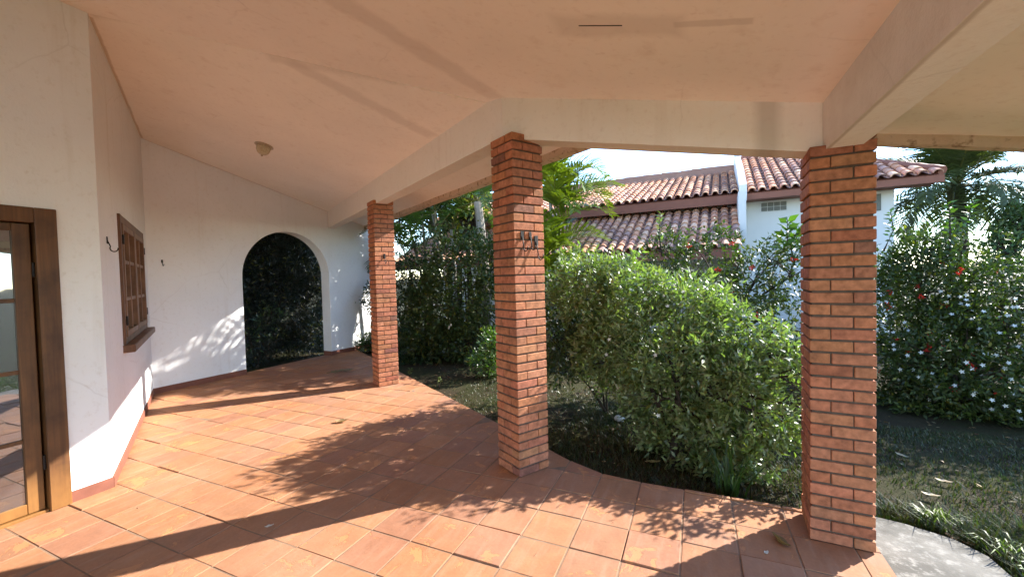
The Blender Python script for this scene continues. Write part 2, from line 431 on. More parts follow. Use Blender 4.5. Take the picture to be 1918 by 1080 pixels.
# door wall (x = -4.2, opening y -.45 .. 1.28, z 0 .. 2.05)
X = -4.2; T = .18
def wbox(mb, p, d, a0, a1, z0, z1, th=T):
    """piece of wall from p along unit d, a0..a1, front face on the line, thickness to the back."""
    d = Vector(d); nb = Vector((d.y, -d.x, 0))
    mb.box(p, d, nb, (0, 0, 1), (a0, 0, z0), (a1, th, z1))
dd = Vector((0, -1, 0))
def wallpoly(mb, p, d, th, pts, back):
    """wall outline pts (along, z) extruded by th towards back."""
    p, d, back = Vector(p), Vector(d), Vector(back); n = len(pts)
    f = [p + d * a + Vector((0, 0, z)) for a, z in pts]; r = [q + back * th for q in f]
    mb.poly(f + r, [tuple(range(n)), tuple(range(n, 2 * n))[::-1]] + [(i, n + i, n + (i + 1) % n, (i + 1) % n) for i in range(n)])
# the opening touches the ground: one outline
wallpoly(W, c1, dd, T, [(0, -.2), (.34, -.2), (.34, 2.05), (2.07, 2.05), (2.07, -.2), (5.9, -.2), (5.9, 3.76), (0, 3.76)], (-1, 0, 0))
w1 = W.build('wall', M_WALL, house)
W = MB()
L2 = (c2 - c1).length; d2 = (c2 - c1).normalized(); b2 = -Vector((-d2.y, d2.x, 0))
b2 = Vector((d2.y, -d2.x, 0)); 
if b2.dot(uA) > 0: b2 = -b2
A0, A1, Z0, Z1 = .90, 2.84, 1.02, 2.27
wallpoly(W, c1, d2, T, [(0.0, -.2), (A0, -.2), (A0, 3.78), (0.0, 3.78)], b2)
wallpoly(W, c1, d2, T, [(A1, -.2), (L2, -.2), (L2, 3.78), (A1, 3.78)], b2)
wallpoly(W, c1, d2, T, [(A0, -.2), (A1, -.2), (A1, Z0), (A0, Z0)], b2)
wallpoly(W, c1, d2, T, [(A0, Z1), (A1, Z1), (A1, 3.78), (A0, 3.78)], b2)
w2 = W.build('wall', M_WALL, house)
W = MB()
L3 = (wend - c2).length; d3 = (wend - c2).normalized(); b3 = Vector((-1, .04, 0)).normalized()
a0, a1, spr = 1.325, 3.115, 1.69; R_ = (a1 - a0) / 2; am = (a0 + a1) / 2; RZ = .85
arc = [(am - R_ * math.cos(t), spr + RZ * math.sin(t)) for t in np.linspace(0, PI, 41)]
ztop = lambda a: zA(*(c2 + d3 * a).xy) + .05
wallpoly(W, c2, d3, .24, [(0, -.2), (a0, -.2)] + arc + [(a1, -.2), (L3, -.2), (L3, ztop(L3)), (0, ztop(0))], b3)
w3 = W.build('wall', M_WALL, house); w3['label'] = 'white end wall with a tall arched opening'
# skirting strips
def skirt(parent, p, d, a0, a1, out, h=.085):
    s_ = MB(); s_.box(p, d, out, (0, 0, 1), (a0, -.005, -.01), (a1, .012, h)); return s_.build('skirting', M_SKIRT, parent)
skirt(w1, c1, dd, -.005, .238, (1, 0, 0)); skirt(w2, c1, d2, .0, L2 - .02, -b2); skirt(w3, c2, d3, .0, a0, -b3); skirt(w3, c2, d3, a1 + .002, L3, -b3)
# return skirting inside the arch jamb
s_ = MB(); s_.box(c2 + d3 * a1, b3, -d3, (0, 0, 1), (0.0, -.002, -.01), (.236, .010, .085)); s_.build('skirting', M_SKIRT, w3)

# roof slabs (underside is the ceiling)
hip = (-.65, 3.71); TH = .13
def slab(plan, zf, th=TH):
    mb = MB(); mb.prism(plan, zf, lambda x, y: zf(x, y) + th); return mb
pA = [(-4.2, 1.62), hip, (-7.34, 7.642), (-7.34, 3.30)]
eA = 3.6
sA = slab(pA, zA).build('roof_slab', M_CEIL_A, house); sA['label'] = 'sloping ceiling over the far half, patched in pale bands'
pB = [(-4.22, 1.6201), (-4.22, -4.3), (1.95, -4.3), (1.95, 3.33), (hip[0] + .0005, hip[1])]
sB = slab(pB, zB).build('roof_slab', M_CEIL_B, house); sB['label'] = 'sloping ceiling over the near half, with a cracked patch'
mb = MB(); mb.prism([(-10.6, 2.4), (-7.345, 2.4), (-7.345, 9.2), (-10.6, 9.2)], 3.0, 3.12); ps = mb.build('roof_slab', M_CEIL_A, house); ps['label'] = 'flat slab added over the passage to cut the sky light behind the arch'  # unseen cover, added to keep sky light out of the passage
def lip(p, q, inward, zf, w=.06, drop=.065, mat=M_LIP, parent=house):
    n = 24; p, q = Vector((*p, 0)), Vector((*q, 0)); i_ = Vector((*inward, 0)).normalized(); mb = MB(); prev = None
    rnd = random.Random(5)
    for k in range(n + 1):
        c = p.lerp(q, k / n); o = c - i_ * .012; i2 = c + i_ * (w + rnd.uniform(-.006, .006)); zt = zf(c.x, c.y) + TH * .9; zd = drop + rnd.uniform(-.006, .006)
        ring = [Vector((o.x, o.y, zt)), Vector((o.x, o.y, zf(o.x, o.y) - zd)), Vector((i2.x, i2.y, zf(i2.x, i2.y) - zd)), Vector((i2.x, i2.y, zf(i2.x, i2.y) + .01))]
        if prev:
            for e in range(4): mb.face([prev[e], prev[(e + 1) % 4], ring[(e + 1) % 4], ring[e]])
        if k in (0, n): mb.face(ring)
        prev = ring
    return mb.build('eave_edge', mat, parent)
lip(hip, (-7.34, 7.642), (-uA.x, -uA.y), zA)
lip((1.95, 3.33), (hip[0], hip[1]), (-.145, -1), zB)
lip((1.95, -4.3), (1.95, 3.33), (-1, 0), zB)

# beams
def beam(plan, zb, zt):
    mb = MB(); mb.prism(plan, zb, zt); return mb.build('beam', M_BEAM, house)
I_ = (-1.40, 3.03); O_ = (-1.335, 3.20)
beam([I_, O_, (-7.07, 6.585), (-7.07, 6.40)], 2.70, lambda x, y: zA(x, y) + .03)
zbB = lambda x, y: 2.69 - (x + 1.40) * .2105
beam([(.679, 2.912), (.679, 3.085), O_, I_], zbB, lambda x, y: zB(x, y) + .03)
beam([(.68, -4.3), (.845, -4.3), (.845, 3.086), (.68, 3.086)], 2.255, lambda x, y: zB(x, y) + .03)

# French door
door = empty('french_door', (X, .42, 0)); door.parent = house; door.matrix_parent_inverse = parent_inv(house)
def pm(fn, name, mat, parent, **k):
    mb = MB(); fn(mb); return mb.build(name, mat, parent, **k)
ex, ey, ez = (1, 0, 0), (0, 1, 0), (0, 0, 1)
fo = (X, 0, 0)
def casing(mb):
    mb.box(fo, ex, ey, ez, (-.10, 1.275, 0.0), (.022, 1.385, 2.14), bev=.004)
    mb.box(fo, ex, ey, ez, (-.10, -.55, 0.0), (.022, -.445, 2.14), bev=.004)
    mb.box(fo, ex, ey, ez, (-.10, -.445, 2.035), (.020, 1.275, 2.14), bev=.004)
    mb.box(fo, ex, ey, ez, (-.10, -.445, -.005), (.0, 1.275, .018), bev=.003)
pm(casing, 'door_frame', M_DOORWOOD, door)
zr = [.11, .53, 1.01, 1.50, 1.98]
for y0, y1 in ((.425, 1.262), (-.432, .415)):
    lf = pm(lambda mb: [mb.box(fo, ex, ey, ez, (-.062, y1 - .085, .022), (-.022, y1, 2.028), bev=.004),
                        mb.box(fo, ex, ey, ez, (-.062, y0, .022), (-.022, y0 + .085, 2.028), bev=.004),
                        mb.box(fo, ex, ey, ez, (-.062, y0 + .085, .022), (-.023, y1 - .085, .095), bev=.004),
                        mb.box(fo, ex, ey, ez, (-.062, y0 + .085, 1.975), (-.023, y1 - .085, 2.028), bev=.004)], 'door_leaf', M_DOORWOOD, door)
    pm(lambda mb: [mb.box(fo, ex, ey, ez, (-.054, y0 + .085, z - .014), (-.026, y1 - .085, z + .014), bev=.004) for z in zr[1:4]] +
                  [mb.box(fo, ex, ey, ez, (-.052, (y0 + y1) / 2 - .012, .095), (-.028, (y0 + y1) / 2 + .012, 1.975), bev=.004)], 'muntin', M_DOORWOOD, lf)
    pm(lambda mb: mb.box(fo, ex, ey, ez, (-.046, y0 + .08, .09), (-.040, y1 - .08, 1.98)), 'pane', M_PANE, lf)
pm(lambda mb: mb.tube([(X - .018, 1.268, .30), (X - .018, 1.268, .40)], [.008, .008], 8), 'hinge', M_IRON, door)
pm(lambda mb: mb.tube([(X - .018, 1.268, 1.66), (X - .018, 1.268, 1.76)], [.008, .008], 8), 'hinge', M_IRON, door)
pm(lambda mb: [mb.box(fo, ex, ey, ez, (-.022, .45, .98), (-.012, .485, 1.14), bev=.003), mb.tube([(X - .012, .468, 1.06), (X + .035, .468, 1.06), (X + .04, .54, 1.06)], [.008, .009, .007], 8)], 'handle', M_IRON, door)
# dark sheet standing in for the room's shade, so that the opening has depth
pm(lambda mb: mb.box(fo, ex, ey, ez, (-.19, -.5, -.1), (-.181, 1.4, 2.2)), 'dark_room_sheet', mat_plain('dark_room', (.05, .045, .04), .9, .1), door)

# timber window with hinged shutters in the window wall
win = empty('timber_window', tuple(c1 + d2 * 1.87 + Vector((0, 0, 1.0)))); win.parent = house; win.matrix_parent_inverse = parent_inv(house)
out2 = -b2
def wb(mb, lo, hi, bev=.004): mb.box(c1, d2, out2, ez, lo, hi, bev=bev)
pm(lambda mb: [wb(mb, (A0, -.09, Z0), (A0 + .07, .022, Z1)), wb(mb, (A1 - .07, -.09, Z0), (A1, .022, Z1)), wb(mb, (A0 + .07, -.09, Z1 - .075), (A1 - .07, .020, Z1)), wb(mb, (A0 + .07, -.09, Z0), (A1 - .07, .020, Z0 + .06))], 'frame', M_WOOD, win)
pm(lambda mb: wb(mb, (A0 - .03, -.02, Z0 - .075), (A1 + .10, .09, Z0 - .002), .008), 'sill', M_WOOD, win)
am_ = (A0 + A1) / 2
for q0, q1 in ((A0 + .075, am_ - .004), (am_ + .004, A1 - .075)):
    zt, zb_ = Z1 - .08, Z0 + .065
    lf = pm(lambda mb: [wb(mb, (q0, -.03, zb_), (q0 + .06, .030, zt)), wb(mb, (q1 - .06, -.03, zb_), (q1, .030, zt)), wb(mb, (q0 + .06, -.03, zb_), (q1 - .06, .028, zb_ + .06)), wb(mb, (q0 + .06, -.03, zt - .06), (q1 - .06, .028, zt))], 'shutter', M_SHUT, win)
    mid = (q0 + q1) / 2; hz = (zt - zb_) / 3
    pm(lambda mb: [wb(mb, (mid - .02, -.028, zb_ + .06), (mid + .02, .024, zt - .06))] + [wb(mb, (q0 + .06, -.026, zb_ + hz * k - .018), (q1 - .06, .018, zb_ + hz * k + .018)) for k in (1, 2)], 'muntin', M_SHUT, lf)
    pm(lambda mb: wb(mb, (q0 + .055, -.024, zb_ + .055), (q1 - .055, -.016, zt - .055), 0), 'pane', M_PANE2, lf)
    for zz in (zb_ + .16, zt - .16):
        pm(lambda mb: wb(mb, (q0 - .025 if q0 < am_ - .1 else q1 - .015, .022, zz - .045), (q0 + .015 if q0 < am_ - .1 else q1 + .03, .036, zz + .045), .003), 'hinge', M_IRON, win)

# ------------------------------------------------------------------ ceiling lamp
lx, ly = -5.10, 3.64; lz = zA(lx, ly)
nA = Vector((SL * uA.x, SL * uA.y, 1)).normalized()
lamp = empty('ceiling_lamp', (lx, ly, lz), label='small fluted glass ceiling lamp with a pale base plate on the pink ceiling', cat='lamp')
mb = MB(); mb.lathe((lx, ly, lz), [(.0, .012), (.085, .012), (.105, .0), (.11, -.012), (.0, -.018)], 28, axis=nA); mb.build('base_plate', M_LAMPBASE, lamp, smooth=False)
mb = MB(); mb.lathe((lx, ly, lz), [(.075, -.012), (.082, -.035), (.078, -.07), (.062, -.105), (.035, -.125), (.012, -.13), (.0, -.13)], 32, axis=nA, flute=-.1); mb.build('glass_shade', M_LAMP, lamp, smooth=False)
mb = MB(); mb.lathe((lx, ly, lz), [(.012, -.128), (.014, -.14), (.006, -.152), (.0, -.153)], 12, axis=nA); mb.build('finial', M_LAMPBASE, lamp)

# ------------------------------------------------------------------ hooks
def hook(p, n, label, size=.1, drop=.5, group=None):
    """iron plant hook: p on the surface, n out of it."""
    p, n = Vector(p), Vector(n).normalized(); z = Vector((0, 0, 1)); s = n.cross(z)
    root = empty('iron_hook', tuple(p), label=label, cat='hook', group=group)
    mb = MB(); mb.box(p, s, n, z, (-.014 * size / .1, 0, -.03 * size / .1), (.014 * size / .1, .006, .03 * size / .1), bev=.002); mb.build('back_plate', M_IRON, root)
    mb = MB(); c = []
    c.append(p + n * .004 - z * .005)
    c.append(p + n * .02 * size / .1 - z * (.1 * drop) * size / .1)
    for k in range(9):
        t = PI + k / 8 * PI * 1.05
        c.append(p + n * (size * .42 + size * .25 * math.cos(t)) - z * (size * (.62 * drop + .35) - size * .28 * math.sin(t)) )
    mb.tube(c, [.0045] * len(c), 7); mb.build('curl', M_IRON, root, smooth=True)
    return root
P2 = Vector((-1.272, 2.918, 0)); r2 = Vector((math.cos(rad(59.3)), math.sin(rad(59.3)), 0)); n2 = Vector((r2.y, -r2.x, 0))
g2 = 'iron hooks on the middle pillar'
hook(P2 + r2 * .075 + n2 * .001 + Vector((0, 0, 1.90)), n2, 'thick iron hook nearest the corner on the middle pillar', .11, .8)
hook(P2 + r2 * .155 + n2 * .001 + Vector((0, 0, 1.90)), n2, 'second iron hook from the corner, between two others on the middle pillar', .10, .8)
hook(P2 + r2 * .215 + n2 * .001 + Vector((0, 0, 1.865)), n2, 'lowest and longest iron hook of the cluster on the middle pillar', .13, .9)
P1 = Vector((-4.27, 4.69, 0)); r1 = Vector((.5, .866, 0)); n1 = Vector((.866, -.5, 0))
hook(P1 + r1 * .14 + n1 * .001 + Vector((0, 0, 1.93)), n1, 'iron hook fixed to the farthest brick pillar', .11, .6)
hook(c1 + d2 * .30 + out2 * .001 + Vector((0, 0, 1.965)), out2, 'brown iron hook on the white wall, left of the timber window', .10, .5)
hook(c2 + d3 * .18 - b3 * .001 + Vector((0, 0, 1.93)), -b3, 'short dark hook on the white end wall beside the wall corner', .08, .3)

# ------------------------------------------------------------------ ground and path
def ground_z(x, y): return GZ + .018 * math.sin(1.7 * x + .4) * math.sin(1.3 * y) - .01
m = MB()
def grid(mb, xs, ys, hole=None):
    for i in range(len(xs) - 1):
        for j in range(len(ys) - 1):
            q = [(xs[i], ys[j]), (xs[i + 1], ys[j]), (xs[i + 1], ys[j + 1]), (xs[i], ys[j + 1])]
            mb.face([(a, b, ground_z(a, b) if abs(a) < 20 and abs(b) < 24 else GZ) for a, b in q])
xs = [-900, -200, -60, -20] + list(np.arange(-12, 12.1, .6)) + [20, 60, 200, 900]
ys = [-900, -200, -60, -20] + list(np.arange(-8, 16.1, .6)) + [24, 60, 200, 900]
grid(m, xs, ys)
tag(m.build('ground', M_GROUND), 'bare soil and thin lawn of the garden', 'ground', kind='structure')
m = MB()
edge = [(.934, -9), (1.62, -9), (1.60, 0), (1.54, 2.0), (1.52, 2.75), (1.50, 3.0), (1.49, 3.14), (1.40, 3.27), (1.20, 3.36), (1.0, 3.40), (.934, 3.40)]
m.prism(edge, -.3, -.052)
tag(m.build('path', M_CONC), 'weathered concrete path beside the nearest pillar', 'path', kind='structure')

m = MB(); m.prism([(6.5, -14), (24, -14), (24, 1.5), (6.5, 1.5)], -.3, -.06)
tag(m.build('bounce_deck', mat_plain('pale_deck', (.62, .60, .56), .8, .3, .1, 3)), 'pale deck added out of view across the lawn to bounce light', 'deck', kind='structure')  # out-of-view pale surface, added to bounce sunlight under the roof
# ------------------------------------------------------------------ foliage
def norm(a): return a / np.maximum(np.linalg.norm(a, axis=-1, keepdims=True), 1e-9)
def leaves(P, D, L, W, tints, up=None, fold=.25, curl=.15, rng=RNG):
    """pointed leaf blades: base P, direction D, length L, width W -> V, F, tint."""
    n = len(P); D = norm(D)
    U = norm(rng.normal(size=(n, 3)) * .8 + np.array([0, 0, 1.])) if up is None else up
    Sd = norm(np.cross(D, U)); Nn = norm(np.cross(Sd, D))
    L = L[:, None]; W = W[:, None]
    mid = P + D * L * .48 - Nn * W * fold + Nn * L * .03
    V = np.stack([P, P + D * L * .42 + Sd * W * .5, P + D * L * .42 - Sd * W * .5, mid, P + D * L - Nn * L * curl], 1).reshape(-1, 3)
    F = np.array([[0, 3, 1], [1, 3, 4], [0, 2, 3], [2, 4, 3]])
    F = (np.arange(n)[:, None, None] * 5 + F[None]).reshape(-1, 3)
    return V, F, np.repeat(tints, 5, axis=0)

def leaf_tints(n, base, var=.3, yellow=.06, rng=RNG):
    t = np.array(base)[None] * rng.uniform(1 - var, 1 + var, (n, 1)) * rng.uniform(.9, 1.1, (n, 3))
    k = rng.random(n) < yellow
    t[k] = np.array([.22, .20, .03]) * rng.uniform(.6, 1.1, (k.sum(), 1))
    return t

def clusters(lobes, n, rng, shell=.62, up=.35):
    """cluster centres and outward directions in the lobes (x, y, z, rx, ry, rz)."""
    lobes = np.array([tuple(l) + (1.0,) * (7 - len(l)) for l in lobes], float); vol = (lobes[:, 3] * lobes[:, 4] * lobes[:, 5]) ** .8 * (lobes[:, 6] if lobes.shape[1] > 6 else 1)
    k = rng.choice(len(lobes), n, p=vol / vol.sum())
    d = norm(rng.normal(size=(n, 3))); r = rng.uniform(shell, 1.04, (n, 1)) * (1 + .16 * np.sin(d[:, :1] * 7 + d[:, 1:2] * 5 + k[:, None]) )
    c = lobes[k, :3] + d * r * lobes[k, 3:6]
    sp = rng.random(n) < .10; c[sp] += d[sp] * lobes[k[sp], 3:6] * rng.uniform(.05, .28, (sp.sum(), 1)) + np.array([0, 0, .03])
    # drop most of what falls deep inside another lobe, and leave pockets between the sprays
    f = 2.2 / max(lobes[:, 3].mean(), .05); w = np.sin(c[:, 0] * f + 1.3 * np.sin(c[:, 2] * f)) + np.sin(c[:, 1] * f * 1.1 + 2) + np.sin(c[:, 2] * f * 1.3 + 1.1 * np.sin(c[:, 0] * f))
    keep = (w > -1.0) | (rng.random(n) < .12)
    for i, l in enumerate(lobes):
        q = (((c - l[:3]) / l[3:6]) ** 2).sum(1)
        keep &= ~((k != i) & (q < .45) & (rng.random(n) < .75))
    return c[keep], norm(d[keep] + np.array([0, 0, up]))

def shrub(name, label, cat, lobes, base, ncl, per, L, W, color, mat=None, trunk_r=.03, flowers=(), seed=0, group=None, yellow=.05, shell=.62, ntwig=40, spread=.55, var=.3, droop=0., bark=M_BARK, fname='foliage'):
    rng = np.random.default_rng(seed)
    if base is None: base = (float(np.mean([l[0] for l in lobes])), float(np.mean([l[1] for l in lobes])) + .2, GZ)
    root = empty(name, base, label=label, cat=cat, group=group)
    c, d = clusters(lobes, ncl, rng, shell)
    c[:, 2] = np.maximum(c[:, 2], GZ + .05)
    n = len(c) * per
    P = np.repeat(c, per, 0); D = np.repeat(d, per, 0)
    D = norm(D * .55 + norm(rng.normal(size=(n, 3))) * .8 + np.array([0, 0, .1 - droop]))
    P = P + D * .01 + rng.normal(size=(n, 3)) * L * spread
    P[:, 2] = np.maximum(P[:, 2], GZ + .02)
    V, F, T = leaves(P, D, np.abs(rng.normal(L, L * .22, n)), np.abs(rng.normal(W, W * .2, n)), leaf_tints(n, color, var, yellow, rng), rng=rng)
    tri_mesh(fname, V, F, T, mat or M_LEAF, root)
    mb = MB(); b = Vector(base)
    rnd = random.Random(seed)
    mains = []
    for li, lo in enumerate(lobes):
        ce = Vector(lo[:3]); mid = b.lerp(ce, .5) + Vector((rnd.uniform(-.1, .1), rnd.uniform(-.1, .1), .05)) * (ce - b).length
        st = b + Vector((rnd.uniform(-.06, .06), rnd.uniform(-.06, .06), 0)) * (trunk_r / .03)
        if li < 4:
            mains.append(mid); mb.tube([st, st.lerp(mid, .5) + Vector((0, 0, .05)), mid, ce], [trunk_r, trunk_r * .75, trunk_r * .55, trunk_r * .3], 6)
        else:
            st = min(mains, key=lambda q: (q - ce).length); mid = st.lerp(ce, .5) + Vector((0, 0, .03)); mb.tube([st, mid, ce], [trunk_r * .5, trunk_r * .4, trunk_r * .25], 5)
        for _ in range(max(2, ntwig // len(lobes))):
            dv = Vector(rng.normal(size=3)).normalized(); e = ce + Vector((dv.x * lo[3], dv.y * lo[4], dv.z * lo[5])) * rnd.uniform(.7, .98)
            if e.z < GZ + .05: continue
            s0 = mid.lerp(ce, rnd.uniform(.2, 1)); mm = s0.lerp(e, .5) + Vector((rnd.uniform(-.05, .05), rnd.uniform(-.05, .05), rnd.uniform(-.03, .06)))
            mb.tube([s0, mm, e], [trunk_r * .28, trunk_r * .2, trunk_r * .08], 4, cap=False)
    mb.build('stem', bark, root, recalc=False)
    for fl_name, num, size, fcol, zlim, petals in flowers:
        c2_, d2_ = clusters(lobes, num * 3, rng, .95)
        ok = (c2_[:, 2] > zlim[0]) & (c2_[:, 2] < zlim[1]) & (c2_[:, 1] < np.mean([l[1] for l in lobes]) + .2)
        c2_, d2_ = c2_[ok][:num], d2_[ok][:num]
        k = len(c2_)
        if not k: continue
        dd_ = norm(d2_ + np.array([-.2, -.9, .2])); a_ = norm(np.cross(dd_, np.array([0, 0, 1.]))); bb_ = np.cross(a_, dd_)
        PP, DD, UU = [], [], []
        for q in range(petals):
            t = 2 * PI * q / petals
            DD.append(a_ * math.cos(t) + bb_ * math.sin(t) + dd_ * .25 + (rng.normal(size=(k, 3)) * .5 if petals > 5 else 0)); UU.append(dd_)
            PP.append(c2_ + dd_ * .025 + (rng.normal(size=(k, 3)) * size * .45 if petals > 5 else 0))
        PP, DD, UU = map(np.concatenate, (PP, DD, UU)); kk = len(PP)
        V, F, T = leaves(PP, DD, np.full(kk, size), np.full(kk, size * .55), np.array(fcol)[None] * rng.uniform(.8, 1.15, (kk, 1)), up=norm(UU), fold=.1, curl=.05, rng=rng)
        tri_mesh(fl_name, V, F, T, M_FLOWER, root)
    return root

RT = np.array([.91346, .40620, -.02421]); UP = np.array([.01030, .03640, .99928]); FW = np.array([-.40680, .91306, -.02907])
def at(px, py, Z):
    """world point at a depth Z along the photograph's line of sight (used to read off real positions)."""
    return np.array([0, 0, CAM_H]) + FW * Z + RT * (px - 959) / 770.05 * Z + UP * (540 - py) / 770.05 * Z
def lobe(px, py, Z, r, ry=1.0, rz=1.0, dens=1.0):
    p = at(px, py, Z); w = r / 770.05 * Z; return (*p, w, w * ry, w * rz, dens)

WHITE = (.75, .76, .72); RED = (.55, .035, .02)
GREEN = (.205, .245, .095); DGREEN = (.026, .052, .017); LGREEN = (.085, .15, .022)
bush = [lobe(1185, 570, 4.3, 84), lobe(1290, 600, 4.1, 80), lobe(1365, 640, 3.95, 66), lobe(1250, 655, 4.0, 92), lobe(1370, 730, 3.65, 84), lobe(1110, 555, 4.55, 74),
        lobe(1425, 775, 3.45, 62), lobe(1345, 830, 3.55, 70), lobe(1235, 750, 3.9, 68), lobe(1150, 660, 4.25, 64), lobe(1415, 862, 3.4, 44), lobe(1310, 868, 3.6, 42), lobe(1445, 690, 3.5, 42), lobe(1290, 800, 3.75, 55),
        lobe(1268, 838, 3.70, 46), lobe(1232, 810, 3.8, 34), lobe(1385, 885, 3.45, 34), lobe(1262, 862, 3.64, 30), lobe(1515, 700, 3.3, 62, dens=.35), lobe(1540, 770, 3.3, 66, dens=.3), lobe(1480, 800, 3.35, 44, dens=.6), lobe(1090, 505, 4.7, 42), lobe(1440, 620, 3.7, 24), lobe(1490, 650, 3.45, 24)]
shrub('leafy_bush', 'large bright-leaved bush between the middle and nearest pillars, leaning over the tiles', 'bush', bush, (-.16, 3.85, GZ), 5000, 12, .062, .025, GREEN, M_LEAFG, .030,
      [('blossoms', 26, .022, WHITE, (.3, 1.5), 5)], 21, ntwig=150, yellow=.03)
jas = [lobe(1075, 575, 5.0, 68), lobe(1060, 645, 4.85, 62), lobe(1115, 530, 5.1, 48), lobe(1030, 610, 5.05, 62), lobe(1150, 560, 5.0, 60), lobe(1110, 660, 4.8, 48), lobe(1050, 688, 4.8, 38), lobe(1125, 692, 4.7, 36)]
shrub('jasmine_bush', 'dark bush with small white flowers just right of the middle pillar', 'bush', jas, (-1.0, 5.0, GZ), 1700, 9, .06, .026, (.075, .105, .03), M_LEAFG, .014,
      [('blossoms', 34, .026, WHITE, (.2, 1.6), 5)], 22, ntwig=60)
# ixora hedge along the boundary, each shrub its own thing
gh = 'shrubs of the boundary hedge'
ix = [lobe(1600, 530, 6.4, 70), lobe(1645, 560, 6.4, 60), lobe(1600, 640, 6.3, 70), lobe(1330, 500, 5.9, 70), lobe(1420, 520, 5.6, 78), lobe(1490, 510, 5.5, 70), lobe(1400, 610, 5.5, 85), lobe(1490, 620, 5.3, 80), lobe(1470, 720, 5.2, 80), lobe(1245, 475, 6.3, 45), lobe(1300, 600, 5.9, 70)]
shrub('ixora_shrub', 'dark hedge shrub with red flower heads seen left of the nearest pillar', 'shrub', ix, None, 2700, 8, .068, .03, (.062, .082, .018), M_LEAF, .04,
      [('blossoms', 24, .032, RED, (.4, 2.2), 12)], 23, gh, ntwig=80)
ix2 = [lobe(1738, 540, 5.5, 78), lobe(1745, 640, 5.3, 84), lobe(1750, 745, 5.0, 80), lobe(1718, 478, 5.6, 44), lobe(1705, 800, 4.9, 42)]
shrub('ixora_shrub', 'tall dark shrub with red flower heads just right of the nearest pillar', 'shrub', ix2, None, 2300, 8, .068, .03, (.062, .082, .018), M_LEAF, .04,
      [('blossoms', 34, .032, RED, (.2, 2.2), 12)], 24, gh, ntwig=80)
pw = [lobe(1800, 540, 5.1, 90), lobe(1880, 560, 4.9, 95), lobe(1790, 670, 4.75, 90), lobe(1880, 690, 4.6, 100), lobe(1950, 620, 4.8, 100), lobe(1800, 770, 4.6, 68), lobe(1890, 790, 4.5, 68), lobe(1960, 760, 4.5, 80), lobe(1770, 455, 5.3, 35)]
shrub('pinwheel_jasmine', 'tall dark shrub dotted with white star flowers at the right edge', 'shrub', pw, None, 2900, 8, .062, .027, (.055, .076, .018), M_LEAF, .04,
      [('blossoms', 170, .026, WHITE, (-.1, 1.3), 5)], 25, gh, ntwig=80)
lft = [lobe(870, 520, 8.8, 85), lobe(905, 580, 8.5, 75), lobe(830, 570, 8.9, 70), lobe(885, 640, 8.3, 50), lobe(800, 620, 8.8, 55), lobe(925, 500, 8.8, 60), lobe(840, 650, 8.4, 45)]
shrub('dense_shrub', 'dense dark green shrub behind the gap between the farthest and middle pillars', 'shrub', lft, None, 3000, 8, .09, .04, (.055, .076, .018), M_LEAF, .045,
      [('blossoms', 30, .03, WHITE, (.6, 2.0), 5)], 26, gh, ntwig=60)
lf2 = [lobe(775, 600, 8.9, 52), lobe(755, 650, 8.8, 40), lobe(790, 665, 8.5, 38), lobe(735, 560, 9.2, 45), lobe(770, 520, 9.2, 45)]
shrub('dense_shrub', 'dark leafy undergrowth shrub beside the farthest pillar', 'shrub', lf2, None, 1600, 8, .08, .028, (.030, .055, .018), M_LEAF, .04, (), 27, gh, ntwig=60)
right_ = [lobe(2080, 560, 4.7, 110), lobe(2060, 690, 4.6, 100), lobe(2240, 580, 4.6, 120), lobe(2230, 720, 4.5, 110), lobe(2150, 800, 4.4, 70)]
shrub('dense_shrub', 'dark hedge shrub cut off by the right edge of the picture', 'shrub', right_, None, 2200, 8, .066, .03, (.055, .076, .018), M_LEAF, .04, (), 28, gh, ntwig=40)
sm = [lobe(905, 672, 6.9, 26), lobe(928, 645, 6.9, 28), lobe(935, 690, 6.8, 22)]
shrub('small_shrub', 'small bright shrub peeking out low on the left of the middle pillar', 'shrub', sm, (-3.2, 6.1, GZ), 170, 8, .085, .032, LGREEN, M_LEAFG, .012, (), 29, ntwig=14)
# long-stemmed young shoots above the hedge
def shoot(base, top, n, L, W, color, label, seed, name='tall_shoot', group='leafy shoots above the hedge', flower=None):
    rng = np.random.default_rng(seed); base = np.array(base); top = np.array(top)
    root = empty(name, tuple(base), label=label, cat='plant', group=group)
    bend = (base + top) / 2 + np.array([rng.uniform(-.08, .08), rng.uniform(-.05, .05), 0])
    mb = MB(); mb.tube([base, bend, top], [.012, .008, .004], 5); mb.build('stem', M_BARK, root, recalc=False)
    t = np.linspace(.35, 1, n)[:, None]; P = base * (1 - t) ** 2 + 2 * bend * t * (1 - t) + top * t ** 2
    ang = np.arange(n) * 2.4 + rng.uniform(0, 6); D = np.stack([np.cos(ang), np.sin(ang), np.full(n, .55)], 1) + rng.normal(size=(n, 3)) * .15
    V, F, T = leaves(P, D, rng.uniform(.75, 1.15, n) * L, rng.uniform(.8, 1.1, n) * W, leaf_tints(n, color, .25, .0, rng), rng=rng)
    tri_mesh('foliage', V, F, T, M_LEAF, root)
    return root
